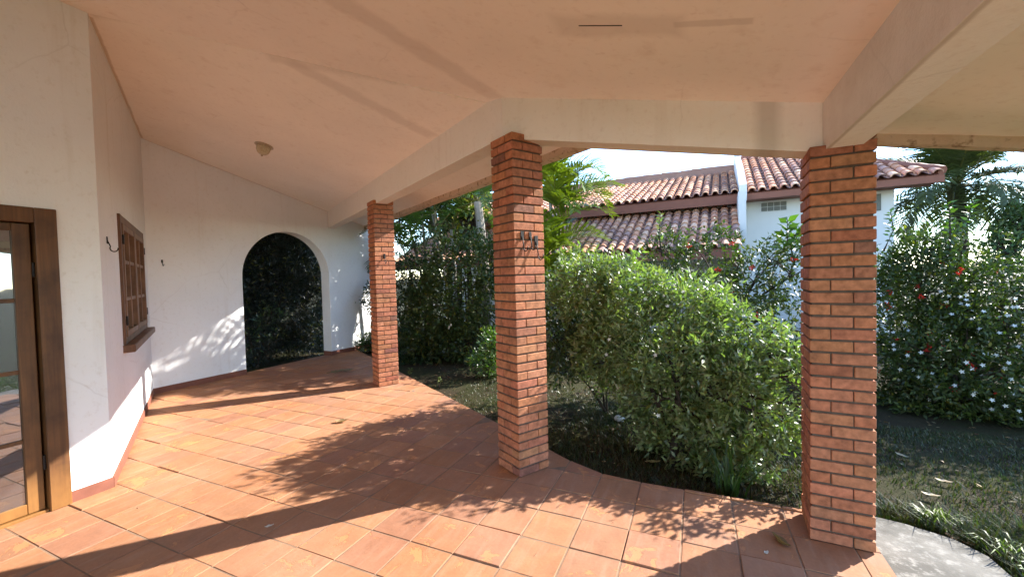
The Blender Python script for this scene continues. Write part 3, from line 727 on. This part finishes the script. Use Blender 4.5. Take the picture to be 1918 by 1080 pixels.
shoots = [((1240, 480, 6.0), (1237, 400, 6.0), 34, .09, .035, GREEN, 'narrow upright leafy shoot in front of the lower tiled roof, tallest there'),
          ((1285, 490, 6.1), (1283, 442, 6.1), 24, .09, .035, GREEN, 'short leafy shoot in front of the lower tiled roof'),
          ((1330, 490, 6.0), (1322, 445, 6.0), 24, .09, .035, GREEN, 'leafy shoot before the right end of the lower tiled roof'),
          ((1392, 500, 5.8), (1360, 428, 5.8), 24, .085, .035, LGREEN, 'thin arching shoot before the white neighbouring wall'),
          ((1450, 500, 5.3), (1475, 412, 5.3), 20, .15, .085, LGREEN, 'big-leaved pale green shoot before the white neighbouring wall'),
          ((1488, 490, 5.3), (1497, 425, 5.3), 14, .15, .085, LGREEN, 'big-leaved pale green shoot touching the left side of the nearest pillar'),
          ((1655, 470, 5.2), (1668, 395, 5.2), 22, .085, .04, LGREEN, 'yellow-green shoot rising right beside the nearest pillar'),
          ((1780, 470, 5.1), (1778, 380, 5.1), 26, .085, .04, LGREEN, 'yellow-tipped shoot rising under the coconut palm crown'),
          ((1808, 470, 5.1), (1822, 375, 5.1), 26, .085, .04, LGREEN, 'slim shoot leaning right under the coconut palm crown')]
for k, (a, b, n, L, W_, c, lab) in enumerate(shoots): shoot(at(*a), at(*b), n, L, W_, c, lab, 60 + k)

# palms
def frond_mesh(base, az, el, L, droop, nl, ll, lw, color, seed, vee=.5, hang=.25, twist=0):
    rng = np.random.default_rng(seed)
    t = np.linspace(0, 1, 12); pts = []; p = np.array(base, float); e = el
    for i in range(12):
        pts.append(p.copy()); d = np.array([math.cos(az) * math.cos(e), math.sin(az) * math.cos(e), math.sin(e)]); p = p + d * L / 11; e -= droop / 11 * (.5 + i / 8)
    pts = np.array(pts)
    u = np.linspace(.16, .995, nl); pos = np.stack([np.interp(u, t, pts[:, k]) for k in range(3)], 1)
    tan = norm(np.stack([np.interp(np.minimum(u + .03, 1), t, pts[:, k]) - np.interp(u - .05, t, pts[:, k]) for k in range(3)], 1))
    side = norm(np.cross(tan, np.array([0, 0, 1.]))); upv = norm(np.cross(side, tan))
    Vs, Fs, Ts = [], [], []; off = 0
    prof = np.sin(np.clip(u * 1.02 + .12, 0, 1) * PI) ** .6
    for sgn in (-1, 1):
        D = norm(side * sgn * .95 + tan * (.35 + .7 * u[:, None]) + upv * vee + rng.normal(size=(nl, 3)) * .07)
        Ll = ll * (.35 + .65 * prof) * rng.uniform(.85, 1.1, nl)
        w = lw * np.ones(nl)
        # three-segment drooping leaflet
        A = pos; sd = norm(np.cross(D, upv)); 
        m1 = A + D * Ll[:, None] * .45; D2 = norm(D + np.array([0, 0, -hang])); m2 = m1 + D2 * Ll[:, None] * .33; D3 = norm(D2 + np.array([0, 0, -hang * 1.2])); tip = m2 + D3 * Ll[:, None] * .24
        w_ = w[:, None]
        V = np.stack([A - sd * w_ * .2, A + sd * w_ * .2, m1 - sd * w_ * .5, m1 + sd * w_ * .5, m2 - sd * w_ * .38, m2 + sd * w_ * .38, tip], 1)
        F = np.array([[0, 1, 3], [0, 3, 2], [2, 3, 5], [2, 5, 4], [4, 5, 6]])
        Vs.append(V.reshape(-1, 3)); Fs.append((np.arange(nl)[:, None, None] * 7 + F[None]).reshape(-1, 3) + off); off += nl * 7
        c = np.array(color)[None] * rng.uniform(.75, 1.25, (nl, 1)); Ts.append(np.repeat(c, 7, 0))
    # rachis as a thin strip tube
    rb = MB(); rb.tube(pts[::1], list(np.linspace(.016, .004, 12) * (L / 1.8)), 4, cap=False)
    rv = np.array(rb.v); rf = np.array([[f[0], f[1], f[2]] for f in rb.f] + [[f[0], f[2], f[3]] for f in rb.f])
    Vs.append(rv); Fs.append(rf + off); Ts.append(np.tile(np.array([[.16, .15, .04]]), (len(rv), 1)))
    return np.concatenate(Vs), np.concatenate(Fs), np.concatenate(Ts)

def palm(name, label, base, stems, fronds, color, seed, L=1.6, ll=.45, lw=.03, nl=26, group=None, bark=M_PALMBARK, el=(.2, 1.3), droop=(1.0, 1.9), rs=.035, hang=.25, azr=(0, 2 * PI), vee=.5, skirt_=0):
    """stems: list of crown points; each carries its own fronds."""
    rng = np.random.default_rng(seed)
    root = empty(name, tuple(base), label=label, cat='palm', group=group)
    for si, cp in enumerate(stems):
        b = np.array(base) + np.array([rng.uniform(-.15, .15), rng.uniform(-.15, .15), 0]) * (len(stems) > 1); cp = np.array(cp)
        mb = MB(); n = 14; pts = [b * (1 - t) + cp * t + np.array([.06, .04, 0]) * math.sin(t * PI) for t in np.linspace(0, 1, n)]
        mb.tube(pts, [rs * (1.25 - .35 * i / n) * (1.06 if i % 2 else .97) for i in range(n)], 8); mb.build('trunk', bark, root, recalc=False)
        for k in range(fronds):
            az = azr[0] + (azr[1] - azr[0]) * ((k + rng.uniform(-.3, .3)) / fronds); q = (k % 4) / 3 if k < fronds - skirt_ else -.5
            e0 = el[1] - (el[1] - el[0]) * q + rng.uniform(-.15, .15)
            if q < 0: e0 = -.5
            c = np.array(color) * rng.uniform(.75, 1.2)
            if q < 0: c = np.array([.22, .17, .06])
            V, F, T = frond_mesh(cp, az, e0, L * rng.uniform(.8, 1.1), rng.uniform(*droop), nl, ll, lw, c, int(rng.integers(1e9)), vee=vee, hang=hang)
            V[:, 2] = np.maximum(V[:, 2], GZ + .02)
            tri_mesh('frond', V, F, T, M_PALM, root)
    return root
PY = (.155, .195, .02)
palm('areca_palm', 'bright yellow-green feathery palm clump right behind the middle pillar', (*at(1010, 0, 9.0)[:2], GZ), [at(1022, 480, 9.0), at(1040, 400, 9.2), at(1028, 345, 9.3), at(1032, 560, 8.8)], 9, PY, 31, 1.5, .60, .045, 26, azr=(-1.7, 1.5), el=(.3, 1.25), droop=(.9, 1.7), rs=.04)
palm('areca_palm', 'slender dark palm clump directly beside the farthest pillar, under the eave', (*at(782, 0, 9.4)[:2], GZ), [at(790, 400, 9.4), at(768, 430, 9.6), at(815, 395, 9.5), at(760, 480, 9.3)], 6, (.055, .10, .022), 32, 1.35, .48, .036, 24, bark=mat_plain('green_cane_stem', (.13, .11, .06), .7, .3, .4, 20), rs=.03, hang=.5)
palm('areca_palm', 'tall feathery palm clump in the back corner beyond the white end wall', (*at(840, 0, 10.3)[:2], GZ), [at(845, 430, 10.3), at(810, 400, 10.5)], 7, (.055, .10, .022), 36, 1.5, .5, .036, 20, rs=.035, hang=.4)
palm('tall_palm', 'grey-trunked palm with fan of fronds just left of the middle pillar', (*at(893, 0, 9.5)[:2], GZ), [at(895, 378, 9.5)], 12, (.06, .11, .025), 33, 1.5, .5, .035, 26, rs=.10, el=(-.1, 1.3))
palm('coconut_palm', 'large coconut palm with dark drooping crown at the upper right', (*at(1795, 0, 11.5)[:2], GZ), [at(1790, 345, 11.5)], 40, (.085, .105, .035), 34, 2.9, .90, .038, 58, rs=.20, el=(-.3, 1.35), droop=(.9, 1.6), hang=.35, vee=.25, skirt_=0, bark=M_BARK)
# background trees
def tree(name, label, base, lobes, ncl, L, W_, color, seed, group='trees beyond the boundary hedge', tr=.12):
    return shrub(name, label, 'tree', lobes, base, ncl, 7, L, W_, color, M_LEAF, tr, (), seed, group, ntwig=50, spread=.8, fname='crown')
tree('broadleaf_tree', 'broad dark tree behind the palms at the left of the garden', (*at(835, 0, 12)[:2], GZ), [lobe(840, 330, 12, 75), lobe(775, 350, 12.4, 65), lobe(880, 320, 12.5, 70), lobe(800, 280, 12, 70), lobe(915, 370, 12.6, 45), lobe(735, 400, 12.5, 45), lobe(850, 400, 12.2, 45)], 1700, .16, .07, (.030, .058, .018), 41)
tree('croton_tree', 'yellow-leaved small tree under the eave beside the grey palm trunk', (*at(880, 0, 10.5)[:2], GZ), [lobe(872, 385, 10.5, 26), lobe(885, 370, 10.4, 22)], 130, .17, .06, (.26, .25, .03), 42)
tree('broadleaf_tree', 'pale green tree at the far right edge under the roof overhang', (*at(1905, 0, 9.5)[:2], GZ), [lobe(1915, 430, 9.5, 42), lobe(1960, 400, 9.6, 50), lobe(1890, 470, 9.4, 40)], 700, .12, .05, (.06, .10, .03), 43)
# thicket behind the arch
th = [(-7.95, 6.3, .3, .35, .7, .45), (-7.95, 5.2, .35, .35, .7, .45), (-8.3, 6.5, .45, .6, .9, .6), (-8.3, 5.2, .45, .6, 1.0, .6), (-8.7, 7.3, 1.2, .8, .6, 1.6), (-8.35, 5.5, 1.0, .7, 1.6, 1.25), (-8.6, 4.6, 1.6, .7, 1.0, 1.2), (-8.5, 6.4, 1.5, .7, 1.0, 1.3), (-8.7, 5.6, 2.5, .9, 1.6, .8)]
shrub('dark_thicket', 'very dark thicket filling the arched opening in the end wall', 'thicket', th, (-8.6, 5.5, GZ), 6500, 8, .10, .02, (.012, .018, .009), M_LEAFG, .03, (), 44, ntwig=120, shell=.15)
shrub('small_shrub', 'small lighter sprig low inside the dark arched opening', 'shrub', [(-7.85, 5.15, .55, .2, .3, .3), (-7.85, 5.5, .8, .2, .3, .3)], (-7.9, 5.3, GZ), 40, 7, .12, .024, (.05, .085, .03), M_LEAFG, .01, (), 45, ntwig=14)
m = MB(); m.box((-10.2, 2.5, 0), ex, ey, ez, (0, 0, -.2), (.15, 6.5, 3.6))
tag(m.build('arch_light_blocker', mat_plain('dark_blocking_wall', (.05, .055, .045), .95, .1, .4, 4)), 'dark wall added behind the thicket to keep light out of the arched opening', 'wall')  # unseen wall, added so that the arched opening stays dark
shrub('potted_fern', 'low fern at the far end of the white wall, behind the farthest pillar', 'fern', [(-6.85, 7.35, .12, .22, .25, .2)], (-6.85, 7.35, GZ), 50, 7, .2, .035, (.03, .055, .02), M_LEAF, .01, (), 46, ntwig=8)

# ------------------------------------------------------------------ neighbouring house
hx, hy = 1.05, 11.4; ha = rad(-3); ua = Vector((math.cos(ha), math.sin(ha), 0)); va = Vector((-math.sin(ha), math.cos(ha), 0)); HO = Vector((hx, hy, 0))
nb = empty('neighbouring_house', (hx, hy, 0), label='white neighbouring house with weathered barrel-tile roofs beyond the hedge', cat='house')
def barrel(a0, a1, b0, z0, depth, slope, pitch=.215, course=.30, hipped=None, name='roof', seed=3):
    rnd = random.Random(seed); mb = MB(); ncol = int(round((a1 - a0) / pitch)); L = depth / math.cos(slope); nc = int(round(L / course)); ns = 9
    up = va * math.cos(slope) + Vector((0, 0, math.sin(slope))); nrm = Vector((0, 0, 1)) * math.cos(slope) - va * math.sin(slope)
    O = HO + va * b0 + Vector((0, 0, z0))
    for i in range(ncol):
        wob = rnd.uniform(-.012, .012)
        for j in range(nc):
            am = a0 + (i + .5) * pitch
            if hipped and am > hipped[0] and (j + 1) * course > L * (hipped[1] - am) / (hipped[1] - hipped[0]): continue
            base = rnd.choice([(.42, .27, .19), (.36, .21, .15), (.47, .33, .24), (.31, .19, .15), (.24, .16, .14), (.40, .22, .14)]); f = rnd.uniform(1.5, 2.1); t = tuple(c * f for c in base)
            jj = rnd.uniform(-.01, .01); lift = rnd.uniform(0, .012)
            # cap tile: half cone, wider at its lower edge
            def row(s, r, h): return [O + ua * (a0 + i * pitch + pitch * .5 + wob * .5 - math.cos(q) * r) + up * s + nrm * (h + math.sin(q) * r * .85) for q in np.linspace(0, PI, ns)]
            lo = row(j * course - .03 + jj, pitch * .39, .022 + lift); hi = row((j + 1) * course + .02, pitch * .30, .012)
            for k in range(ns - 1): mb.face([lo[k], lo[k + 1], hi[k + 1], hi[k]], t)
            inn = row(j * course - .03 + jj, pitch * .31, .018 + lift)
            for k in range(ns - 1): mb.face([lo[k], inn[k], inn[k + 1], lo[k + 1]], tuple(c * .8 for c in t))
            # pan tile between the caps
            t2 = tuple(c * 1.5 for c in rnd.choice([(.36, .21, .15), (.31, .19, .15), (.24, .16, .14)]))
            def pan(s, h): return [O + ua * (a0 + i * pitch + q * pitch * .36) + up * s + nrm * (h - math.cos(q * PI / 2) * .035) for q in (-1, -.5, 0, .5, 1)]
            l2_, h2_ = pan(j * course, .03), pan((j + 1) * course + .03, .008)
            for k in range(4): mb.face([l2_[k], l2_[k + 1], h2_[k + 1], h2_[k]], t2)
    o = mb.build(name, M_ROOFT, nb, recalc=False)
    sub = MB()      # deck below the tiles
    aa = hipped[0] if hipped else a1
    P_ = lambda a, s, h: O + ua * a + up * s + nrm * h
    pl = [(a0, 0), (a1, 0), (aa, L), (a0, L)]
    sub.poly([P_(a, s, -.04) for a, s in pl] + [P_(a, s, -.12) for a, s in pl], [(0, 1, 2, 3), (7, 6, 5, 4)] + [(k, 4 + k, 4 + (k + 1) % 4, (k + 1) % 4) for k in range(4)])
    sub.build('roof_deck', M_FASCIA, o)
    return o
def nbox(name, lo, hi, mat, parent=nb, bev=0):
    mb = MB(); mb.box(HO, ua, va, ez, lo, hi, bev=bev); return mb.build(name, mat, parent)
barrel(-9.5, -.06, -.02, 3.48, 3.75, rad(19), seed=3)
nbox('fascia', (-9.5, .0, 3.22), (-.02, .06, 3.42), M_FASCIA)
barrel(-9.3, -.14, -1.95, 2.08, 2.35, rad(25), seed=4)
nbox('fascia', (-9.3, -1.93, 1.85), (-.1, -1.87, 2.03), M_FASCIA)
barrel(.10, 3.50, -.12, 3.45, 3.6, rad(24), hipped=(1.5, 3.7), seed=5)
nbox('fascia', (.10, -.10, 3.27), (3.55, -.04, 3.41), M_FASCIA)
nbox('wall', (-9.3, .55, -.2), (.05, .75, 3.6), M_WHITEWASH)
nbox('wall', (.055, .50, -.2), (2.95, .72, 3.45), M_WHITEWASH)
nbox('wall', (2.75, .72, -.2), (2.94, 6.0, 3.4), M_WHITEWASH)
nbox('soffit', (.10, -.04, 3.29), (3.5, .50, 3.33), M_FASCIA)
nbox('wall', (-.10, -.9, -.2), (.05, .55, 3.35), M_WHITEWASH)
mb = MB(); mb.tube([HO + ua * .10 + va * .46 + Vector((0, 0, z)) for z in (-.1, 1.6, 3.2)], [.035] * 3, 8); mb.build('drainpipe', M_WHITEWASH, nb)
# ridges
for p, q, r in (((.1, 3.5, 5.05), (1.5, 3.5, 5.05), .13), ((1.5, 3.5, 5.05), (3.55, .0, 3.51), .10)):
    mb = MB(); P_ = lambda c: HO + ua * c[0] + va * c[1] + Vector((0, 0, c[2])); n = 26
    mb.tube([P_(p).lerp(P_(q), k / n) for k in range(n + 1)], [r * (1.08 if k % 2 else .98) for k in range(n + 1)], 8); mb.build('ridge', M_FASCIA, nb)
mb = MB(); rnd_ = random.Random(9); nseg = 30      # thick rendered ridge of the left wing, its top scalloped by ridge tiles
for k in range(nseg):
    a_, b_ = -9.5 + 9.44 * k / nseg, -9.5 + 9.44 * (k + 1) / nseg; zt = 5.03 + rnd_.uniform(-.012, .012)
    q = [(a_, 3.62, 4.60), (b_, 3.62, 4.60), (b_, 3.66, zt - .03), (b_, 3.80, zt), (b_, 3.95, zt - .03), (b_, 4.0, 4.60), (a_, 4.0, 4.60), (a_, 3.95, zt - .03), (a_, 3.80, zt + .015), (a_, 3.66, zt - .03)]
    P9 = [HO + ua * c[0] + va * c[1] + Vector((0, 0, c[2])) for c in q]
    mb.poly(P9, [(0, 1, 2, 9), (9, 2, 3, 8), (8, 3, 4, 7), (7, 4, 5, 6), (0, 9, 8, 7, 6), (1, 5, 4, 3, 2)])
mb.build('ridge', M_RIDGE, nb)
# white parapet between the two roofs with a pointed top
mb = MB()
pts = [(-.22, 3.25), (-.22, 3.62), (1.2, 4.30), (2.6, 4.86), (3.2, 5.12), (3.5, 5.44), (3.62, 5.50), (3.75, 5.38), (3.95, 5.1), (3.95, 3.3)]
f = [HO + ua * (-.06) + va * b + Vector((0, 0, z)) for b, z in pts]; r = [q + ua * .16 for q in f]; n = len(pts)
mb.poly(f + r, [tuple(range(n)), tuple(range(n, 2 * n))[::-1]] + [(i, n + i, n + (i + 1) % n, (i + 1) % n) for i in range(n)])
mb.build('parapet', M_WHITEWASH, nb)
vf = nbox('vent_window', (.42, .470, 3.02), (.98, .498, 3.25), M_WHITEWASH)
mb = MB()
for i in range(4):
    for j in range(2): mb.box(HO, ua, va, ez, (.44 + i * .133, .455, 3.032 + j * .107), (.44 + i * .133 + .122, .469, 3.032 + j * .107 + .097), bev=.006)
mb.build('vent_grille', M_BLOCK, vf)
wv = nbox('window', (2.45, .47, 2.85), (2.72, .498, 3.22), M_BLOCK)

# ------------------------------------------------------------------ grass, weeds, fallen leaves
def blades(name, areas, n, h, seed, cols, label):
    rng = np.random.default_rng(seed); Vs = []; Ts = []
    tot = sum(a[4] for a in areas)
    for x0, x1, y0, y1, wgt, hs in areas:
        k = int(n * wgt / tot); x = rng.uniform(x0, x1, k); y = rng.uniform(y0, y1, k)
        ym = np.array([ymax(v) for v in x]); ok = ~((x < XR + .01) & (y < ym + .015))
        inpath = (x > .9) & (x < 1.53) & (y < 3.42 - np.maximum(x - 1.2, 0) ** 2 * 2.0); ok &= ~inpath
        dens = np.sin(x * 5.1 + 1) * np.sin(y * 4.3) + np.sin(x * 11 + y * 7) * .5; ok &= rng.random(k) < .62 + .35 * dens
        x, y = x[ok], y[ok]; k = len(x); z = np.array([ground_z(a, b) for a, b in zip(x, y)]) - .005
        az = rng.uniform(0, 2 * PI, k); hh = np.abs(rng.normal(h * hs, h * hs * .35, k)); w = .0022 + .002 * rng.random(k); ln = rng.uniform(.2, 1.2, k) * hh
        b = np.stack([x, y, z], 1); s = np.stack([np.cos(az), np.sin(az), 0 * az], 1) * w[:, None]; o = np.stack([-np.sin(az), np.cos(az), 0 * az], 1)
        mid = b + o * ln[:, None] * .35 + np.array([0, 0, 1]) * hh[:, None] * .65; tip = b + o * ln[:, None] + np.array([0, 0, 1]) * hh[:, None]
        Vs.append(np.stack([b - s, b + s, mid - s * .8, mid + s * .8, tip], 1).reshape(-1, 3))
        c = np.array(cols)[rng.integers(0, len(cols), k)] * rng.uniform(.7, 1.3, (k, 1)); Ts.append(np.repeat(c, 5, 0))
    V = np.concatenate(Vs); T = np.concatenate(Ts); n = len(V) // 5
    F = (np.arange(n)[:, None, None] * 5 + np.array([[0, 1, 3], [0, 3, 2], [2, 3, 4]])[None]).reshape(-1, 3)
    tag(tri_mesh(name, V, F, T, M_LEAF), label, 'grass', kind='stuff')
gc = [(.042, .062, .016), (.055, .073, .018), (.034, .048, .013), (.095, .08, .035), (.07, .06, .028)]
blades('lawn_grass', [(.93, 4.5, 3.1, 5.6, 7, .8), (1.0, 1.9, 3.3, 3.62, 1.2, 2.0), (1.45, 1.75, 2.9, 3.4, .8, 2.0), (1.45, 3.2, 1.5, 3.6, 4, 1.2), (-1.3, .95, 3.2, 5.6, 6, 1.0), (-3.2, -1.3, 3.9, 6, 2.0, .7)], 90000, .040, 71, gc, 'thin patchy lawn grass round the terrace edge')

blades('sunny_lawn', [(1.55, 4.2, -3.0, 3.1, 7, 1.0)], 42000, .05, 72, [(.10, .18, .04), (.12, .20, .045), (.08, .15, .035), (.15, .18, .06)], 'thick sunlit lawn grass right of the concrete path')
def tuft(name, base, n, h, lean, color, label, seed, group=None, w=.005):
    rng = np.random.default_rng(seed); root = None
    az = rng.uniform(0, 2 * PI, n); hh = np.abs(rng.normal(h, h * .25, n)); b = np.array(base) + np.stack([rng.normal(0, .03, n), rng.normal(0, .03, n), 0 * az], 1)
    s = np.stack([np.cos(az), np.sin(az), 0 * az], 1) * w; o = np.stack([-np.sin(az), np.cos(az), 0 * az], 1)
    ln = rng.uniform(.3, 1, n) * lean; m1 = b + o * ln[:, None] * .3 + np.array([0, 0, 1]) * hh[:, None] * .6; m2 = b + o * ln[:, None] * .8 + np.array([0, 0, 1]) * hh[:, None]; tip = b + o * ln[:, None] * 1.3 + np.array([0, 0, 1]) * hh[:, None] * .85
    V = np.stack([b - s, b + s, m1 - s * .9, m1 + s * .9, m2 - s * .6, m2 + s * .6, tip], 1).reshape(-1, 3)
    F = (np.arange(n)[:, None, None] * 7 + np.array([[0, 1, 3], [0, 3, 2], [2, 3, 5], [2, 5, 4], [4, 5, 6]])[None]).reshape(-1, 3)
    c = np.array(color)[None] * rng.uniform(.7, 1.25, (n, 1))
    o_ = tri_mesh(name, V, F, np.repeat(c, 7, 0), M_LEAF); tag(o_, label, 'grass tuft', group); return o_
gt = 'grass tufts along the concrete path'
tuft('grass_tuft', (1.02, 3.52, GZ), 30, .11, .10, (.09, .13, .03), 'grass tuft against the foot of the nearest pillar', 81, gt)
tuft('grass_tuft', (1.42, 3.47, GZ), 40, .10, .14, (.14, .17, .035), 'yellowish grass tuft at the curved rim of the concrete path', 82, gt)
tuft('grass_tuft', (1.60, 3.22, GZ), 44, .09, .12, (.12, .16, .03), 'grass tuft with an orange blade beside the concrete path', 83, gt)
tuft('grass_tuft', (1.66, 3.02, GZ), 170, .07, .07, (.13, .24, .03), 'bright sunlit grass tuft in the bottom right corner', 84, gt)
tuft('lily_clump', (.22, 3.42, GZ), 34, .26, .24, (.05, .09, .025), 'strappy-leaved clump at the foot of the leafy bush by the tiles', 85, None, .009)
for k, (x, y, n, lab) in enumerate([(-3.60, 5.25, 8, 'tiny pale weed at the tile edge, the nearer one'), (-4.45, 5.62, 7, 'tiny weed at the tile edge close to the farthest pillar')]):
    shoot((x, y, GZ), (x + .02, y, .06), n + 4, .06, .03, (.12, .15, .04), lab, 90 + k, 'small_weed', None)

def dry_leaf(p, L, W_, rz, color, label, curl=.35, group=None, name='fallen_leaf', tilt=0.0, fold=.25):
    V = []; F = []; nu, nv = 9, 5
    for i in range(nu):
        u = i / (nu - 1); w = W_ * .5 * math.sin(PI * min(u * .93 + .05, 1)) ** .75
        for j in range(nv):
            v = (j / (nv - 1)) * 2 - 1
            V.append(((u - .5) * L, v * w, .006 + curl * L * (u - .45) ** 2 * .8 + fold * w * abs(v) ** 1.4 + .003 * math.sin(9 * u + 4 * v)))
    for i in range(nu - 1):
        for j in range(nv - 1):
            a = i * nv + j; F += [(a, a + nv, a + nv + 1), (a, a + nv + 1, a + 1)]
    V = np.array(V); c, s = math.cos(rz), math.sin(rz); ct, st = math.cos(tilt), math.sin(tilt)
    x, y, z = V.T; y, z = y * ct - z * st, y * st + z * ct; z = z - z.min() + .002
    V = np.stack([x * c - y * s + p[0], x * s + y * c + p[1], z + p[2]], 1)
    rng = np.random.default_rng(int(abs(p[0]) * 1000)); T = np.array(color)[None] * rng.uniform(.75, 1.2, (len(V), 1))
    o = tri_mesh(name, V, np.array(F), T, M_DRYLEAF, smooth=True); return tag(o, label, 'leaf', group)
dry_leaf((.43, 2.76, 0), .12, .07, 2.2, (.20, .13, .045), 'curled brown dry leaf on the tiles left of the nearest pillar', .8, tilt=.5, fold=.7)
dry_leaf((-3.63, 3.37, 0), .15, .07, .5, (.34, .25, .13), 'curled pale dry leaf lying alone in the sun mid-terrace', .7, fold=.6)
dry_leaf((.35, 2.63, 0), .035, .02, 1, (.75, .72, .62), 'tiny white petal near the curled brown leaf', .3, name='fallen_petal')
dry_leaf((-2.54, 1.74, 0), .05, .022, .9, (.70, .68, .62), 'white scrap of petal in the middle pillar shadow band', .6, name='fallen_petal')
gl = 'dry leaves scattered on the lawn'
for p, L, rz, c, lab in [((1.65, 4.65), .10, 2.3, (.38, .31, .2), 'pale upright dry leaf on the lawn, closest to the hedge'),
                         ((1.74, 4.20), .10, -.4, (.42, .33, .22), 'thin pale leaf on the lawn, second from the hedge'),
                         ((1.55, 3.91), .10, -.3, (.48, .40, .27), 'broad pale leaf in the middle of the lawn beside the nearest pillar'),
                         ((1.565, 3.585), .11, -.1, (.42, .38, .3), 'whitish flat leaf on the lawn just above the path rim'),
                         ((1.45, 3.31), .14, -.7, (.30, .15, .07), 'rusty curled leaf on the rim of the concrete path'),
                         ((1.69, 3.36), .13, -.5, (.36, .27, .19), 'long pale brown leaf on the lawn near the bottom right corner'),
                         ((-.35, 3.75), .12, .3, (.35, .33, .14), 'yellowish leaf on the soil under the leafy bush')]:
    dry_leaf((*p, GZ + .02), L, L * .38, rz, c, lab, .5, gl)
def litter(name, boxes, n, L, seed, cols, label, zf):
    rng = np.random.default_rng(seed); P = []
    for x0, x1, y0, y1, w in boxes:
        k = int(n * w); x = rng.uniform(x0, x1, k); y = rng.uniform(y0, y1, k); P.append(np.stack([x, y, [zf(a, b) for a, b in zip(x, y)]], 1))
    P = np.concatenate(P); ok = ~np.isnan(P[:, 2]); P = P[ok]; k = len(P); az = rng.uniform(0, 2 * PI, k)
    D = np.stack([np.cos(az), np.sin(az), rng.uniform(-.02, .25, k)], 1); ll = np.abs(rng.normal(L, L * .4, k))
    V, F, T = leaves(P, D, ll, ll * .4, np.array(cols)[rng.integers(0, len(cols), k)] * rng.uniform(.6, 1.25, (k, 1)), fold=-.25, curl=-.1, rng=rng)
    return tag(tri_mesh(name, V, F, T, M_DRYLEAF), label, 'leaf litter', kind='stuff')
nan = float('nan')
litter('leaf_litter', [(-1.6, .9, 3.25, 6.5, .4), (-5, -1.6, 4.2, 7.6, .3), (.95, 4, 3.5, 6, .18)], 1300, .036, 101, [(.20, .13, .06), (.28, .20, .10), (.13, .075, .035), (.33, .28, .15)], 'dry leaf litter on the garden soil',
       lambda x, y: nan if (x < XR + .02 and y < ymax(x) + .03) or (x > .9 and x < 1.56 and y < 3.45) else ground_z(x, y) + .004)
litter('floor_crumbs', [(-7, .9, .5, 6.5, 1)], 170, .012, 102, [(.25, .16, .09), (.50, .42, .30), (.10, .06, .04)], 'small dry crumbs scattered on the tiles',
       lambda x, y: nan if y > ymax(x) - .02 or ((x + 4.2) * uA.x + (y - 1.62) * uA.y < .05 and x < -4.15) else .004)
# white pebble under the bush
mb = MB(); mb.lathe((-.81, 4.76, GZ), [(0, -.01), (.05, 0), (.06, .025), (.045, .05), (0, .06)], 12); tag(mb.build('white_stone', M_STONE, smooth=True), 'rounded white stone on the ground under the leafy bush', 'stone')
# fallen palm sprig on the far tiles
V, F, T = frond_mesh((-5.75, 5.06, .02), rad(52), .08, .42, .1, 12, .16, .02, (.05, .085, .02), 5, vee=.05, hang=.1)
V[:, 2] = np.maximum(V[:, 2], .004)
tag(tri_mesh('palm_sprig', V, F, T, M_PALM), 'green feathery sprig dropped on the tiles before the arched opening', 'leaf')

# ------------------------------------------------------------------ light, sky, camera
SUN_AZ = rad(48); SUN_EL = rad(31.4)
sd = Vector((math.cos(SUN_AZ) * math.cos(SUN_EL), math.sin(SUN_AZ) * math.cos(SUN_EL), math.sin(SUN_EL)))
L = bpy.data.lights.new('sun', 'SUN'); L.energy = 2.5; L.angle = rad(.53); L.color = (1, .955, .885)
so = bpy.data.objects.new('sun', L); COL.objects.link(so); so.rotation_euler = sd.to_track_quat('Z', 'Y').to_euler(); so.location = sd * 30
w = bpy.data.worlds.new('World'); S.world = w; w.use_nodes = True; nt = w.node_tree
sky = nt.nodes.new('ShaderNodeTexSky'); sky.sky_type = 'NISHITA'; sky.sun_disc = False; sky.sun_elevation = SUN_EL; sky.sun_rotation = PI / 2 - SUN_AZ
sky.air_density = 1.0; sky.dust_density = 0.0; sky.ozone_density = 3.0
bg = nt.nodes['Background']; nt.links.new(sky.outputs[0], bg.inputs[0]); bg.inputs[1].default_value = .105

cam = bpy.data.cameras.new('camera'); co = bpy.data.objects.new('camera', cam); COL.objects.link(co)
cam.sensor_fit = 'HORIZONTAL'; cam.sensor_width = 36; cam.lens = 770.05 / 1918 * 36; cam.clip_start = .05; cam.clip_end = 3000
Rm = Matrix(((RT[0], UP[0], -FW[0], 0), (RT[1], UP[1], -FW[1], 0), (RT[2], UP[2], -FW[2], CAM_H), (0, 0, 0, 1)))
co.matrix_world = Rm; S.camera = co
S.view_settings.view_transform = 'Standard'; S.view_settings.look = 'None'; S.view_settings.exposure = 2.75; S.view_settings.gamma = 1
try:
    c = S.cycles; c.max_bounces = 12; c.diffuse_bounces = 9; c.glossy_bounces = 4; c.transmission_bounces = 6; c.transparent_max_bounces = 6
    c.use_denoising = True; c.denoiser = 'OPENIMAGEDENOISE'; c.sample_clamp_indirect = 8; c.caustics_reflective = False; c.caustics_refractive = False
except Exception: pass
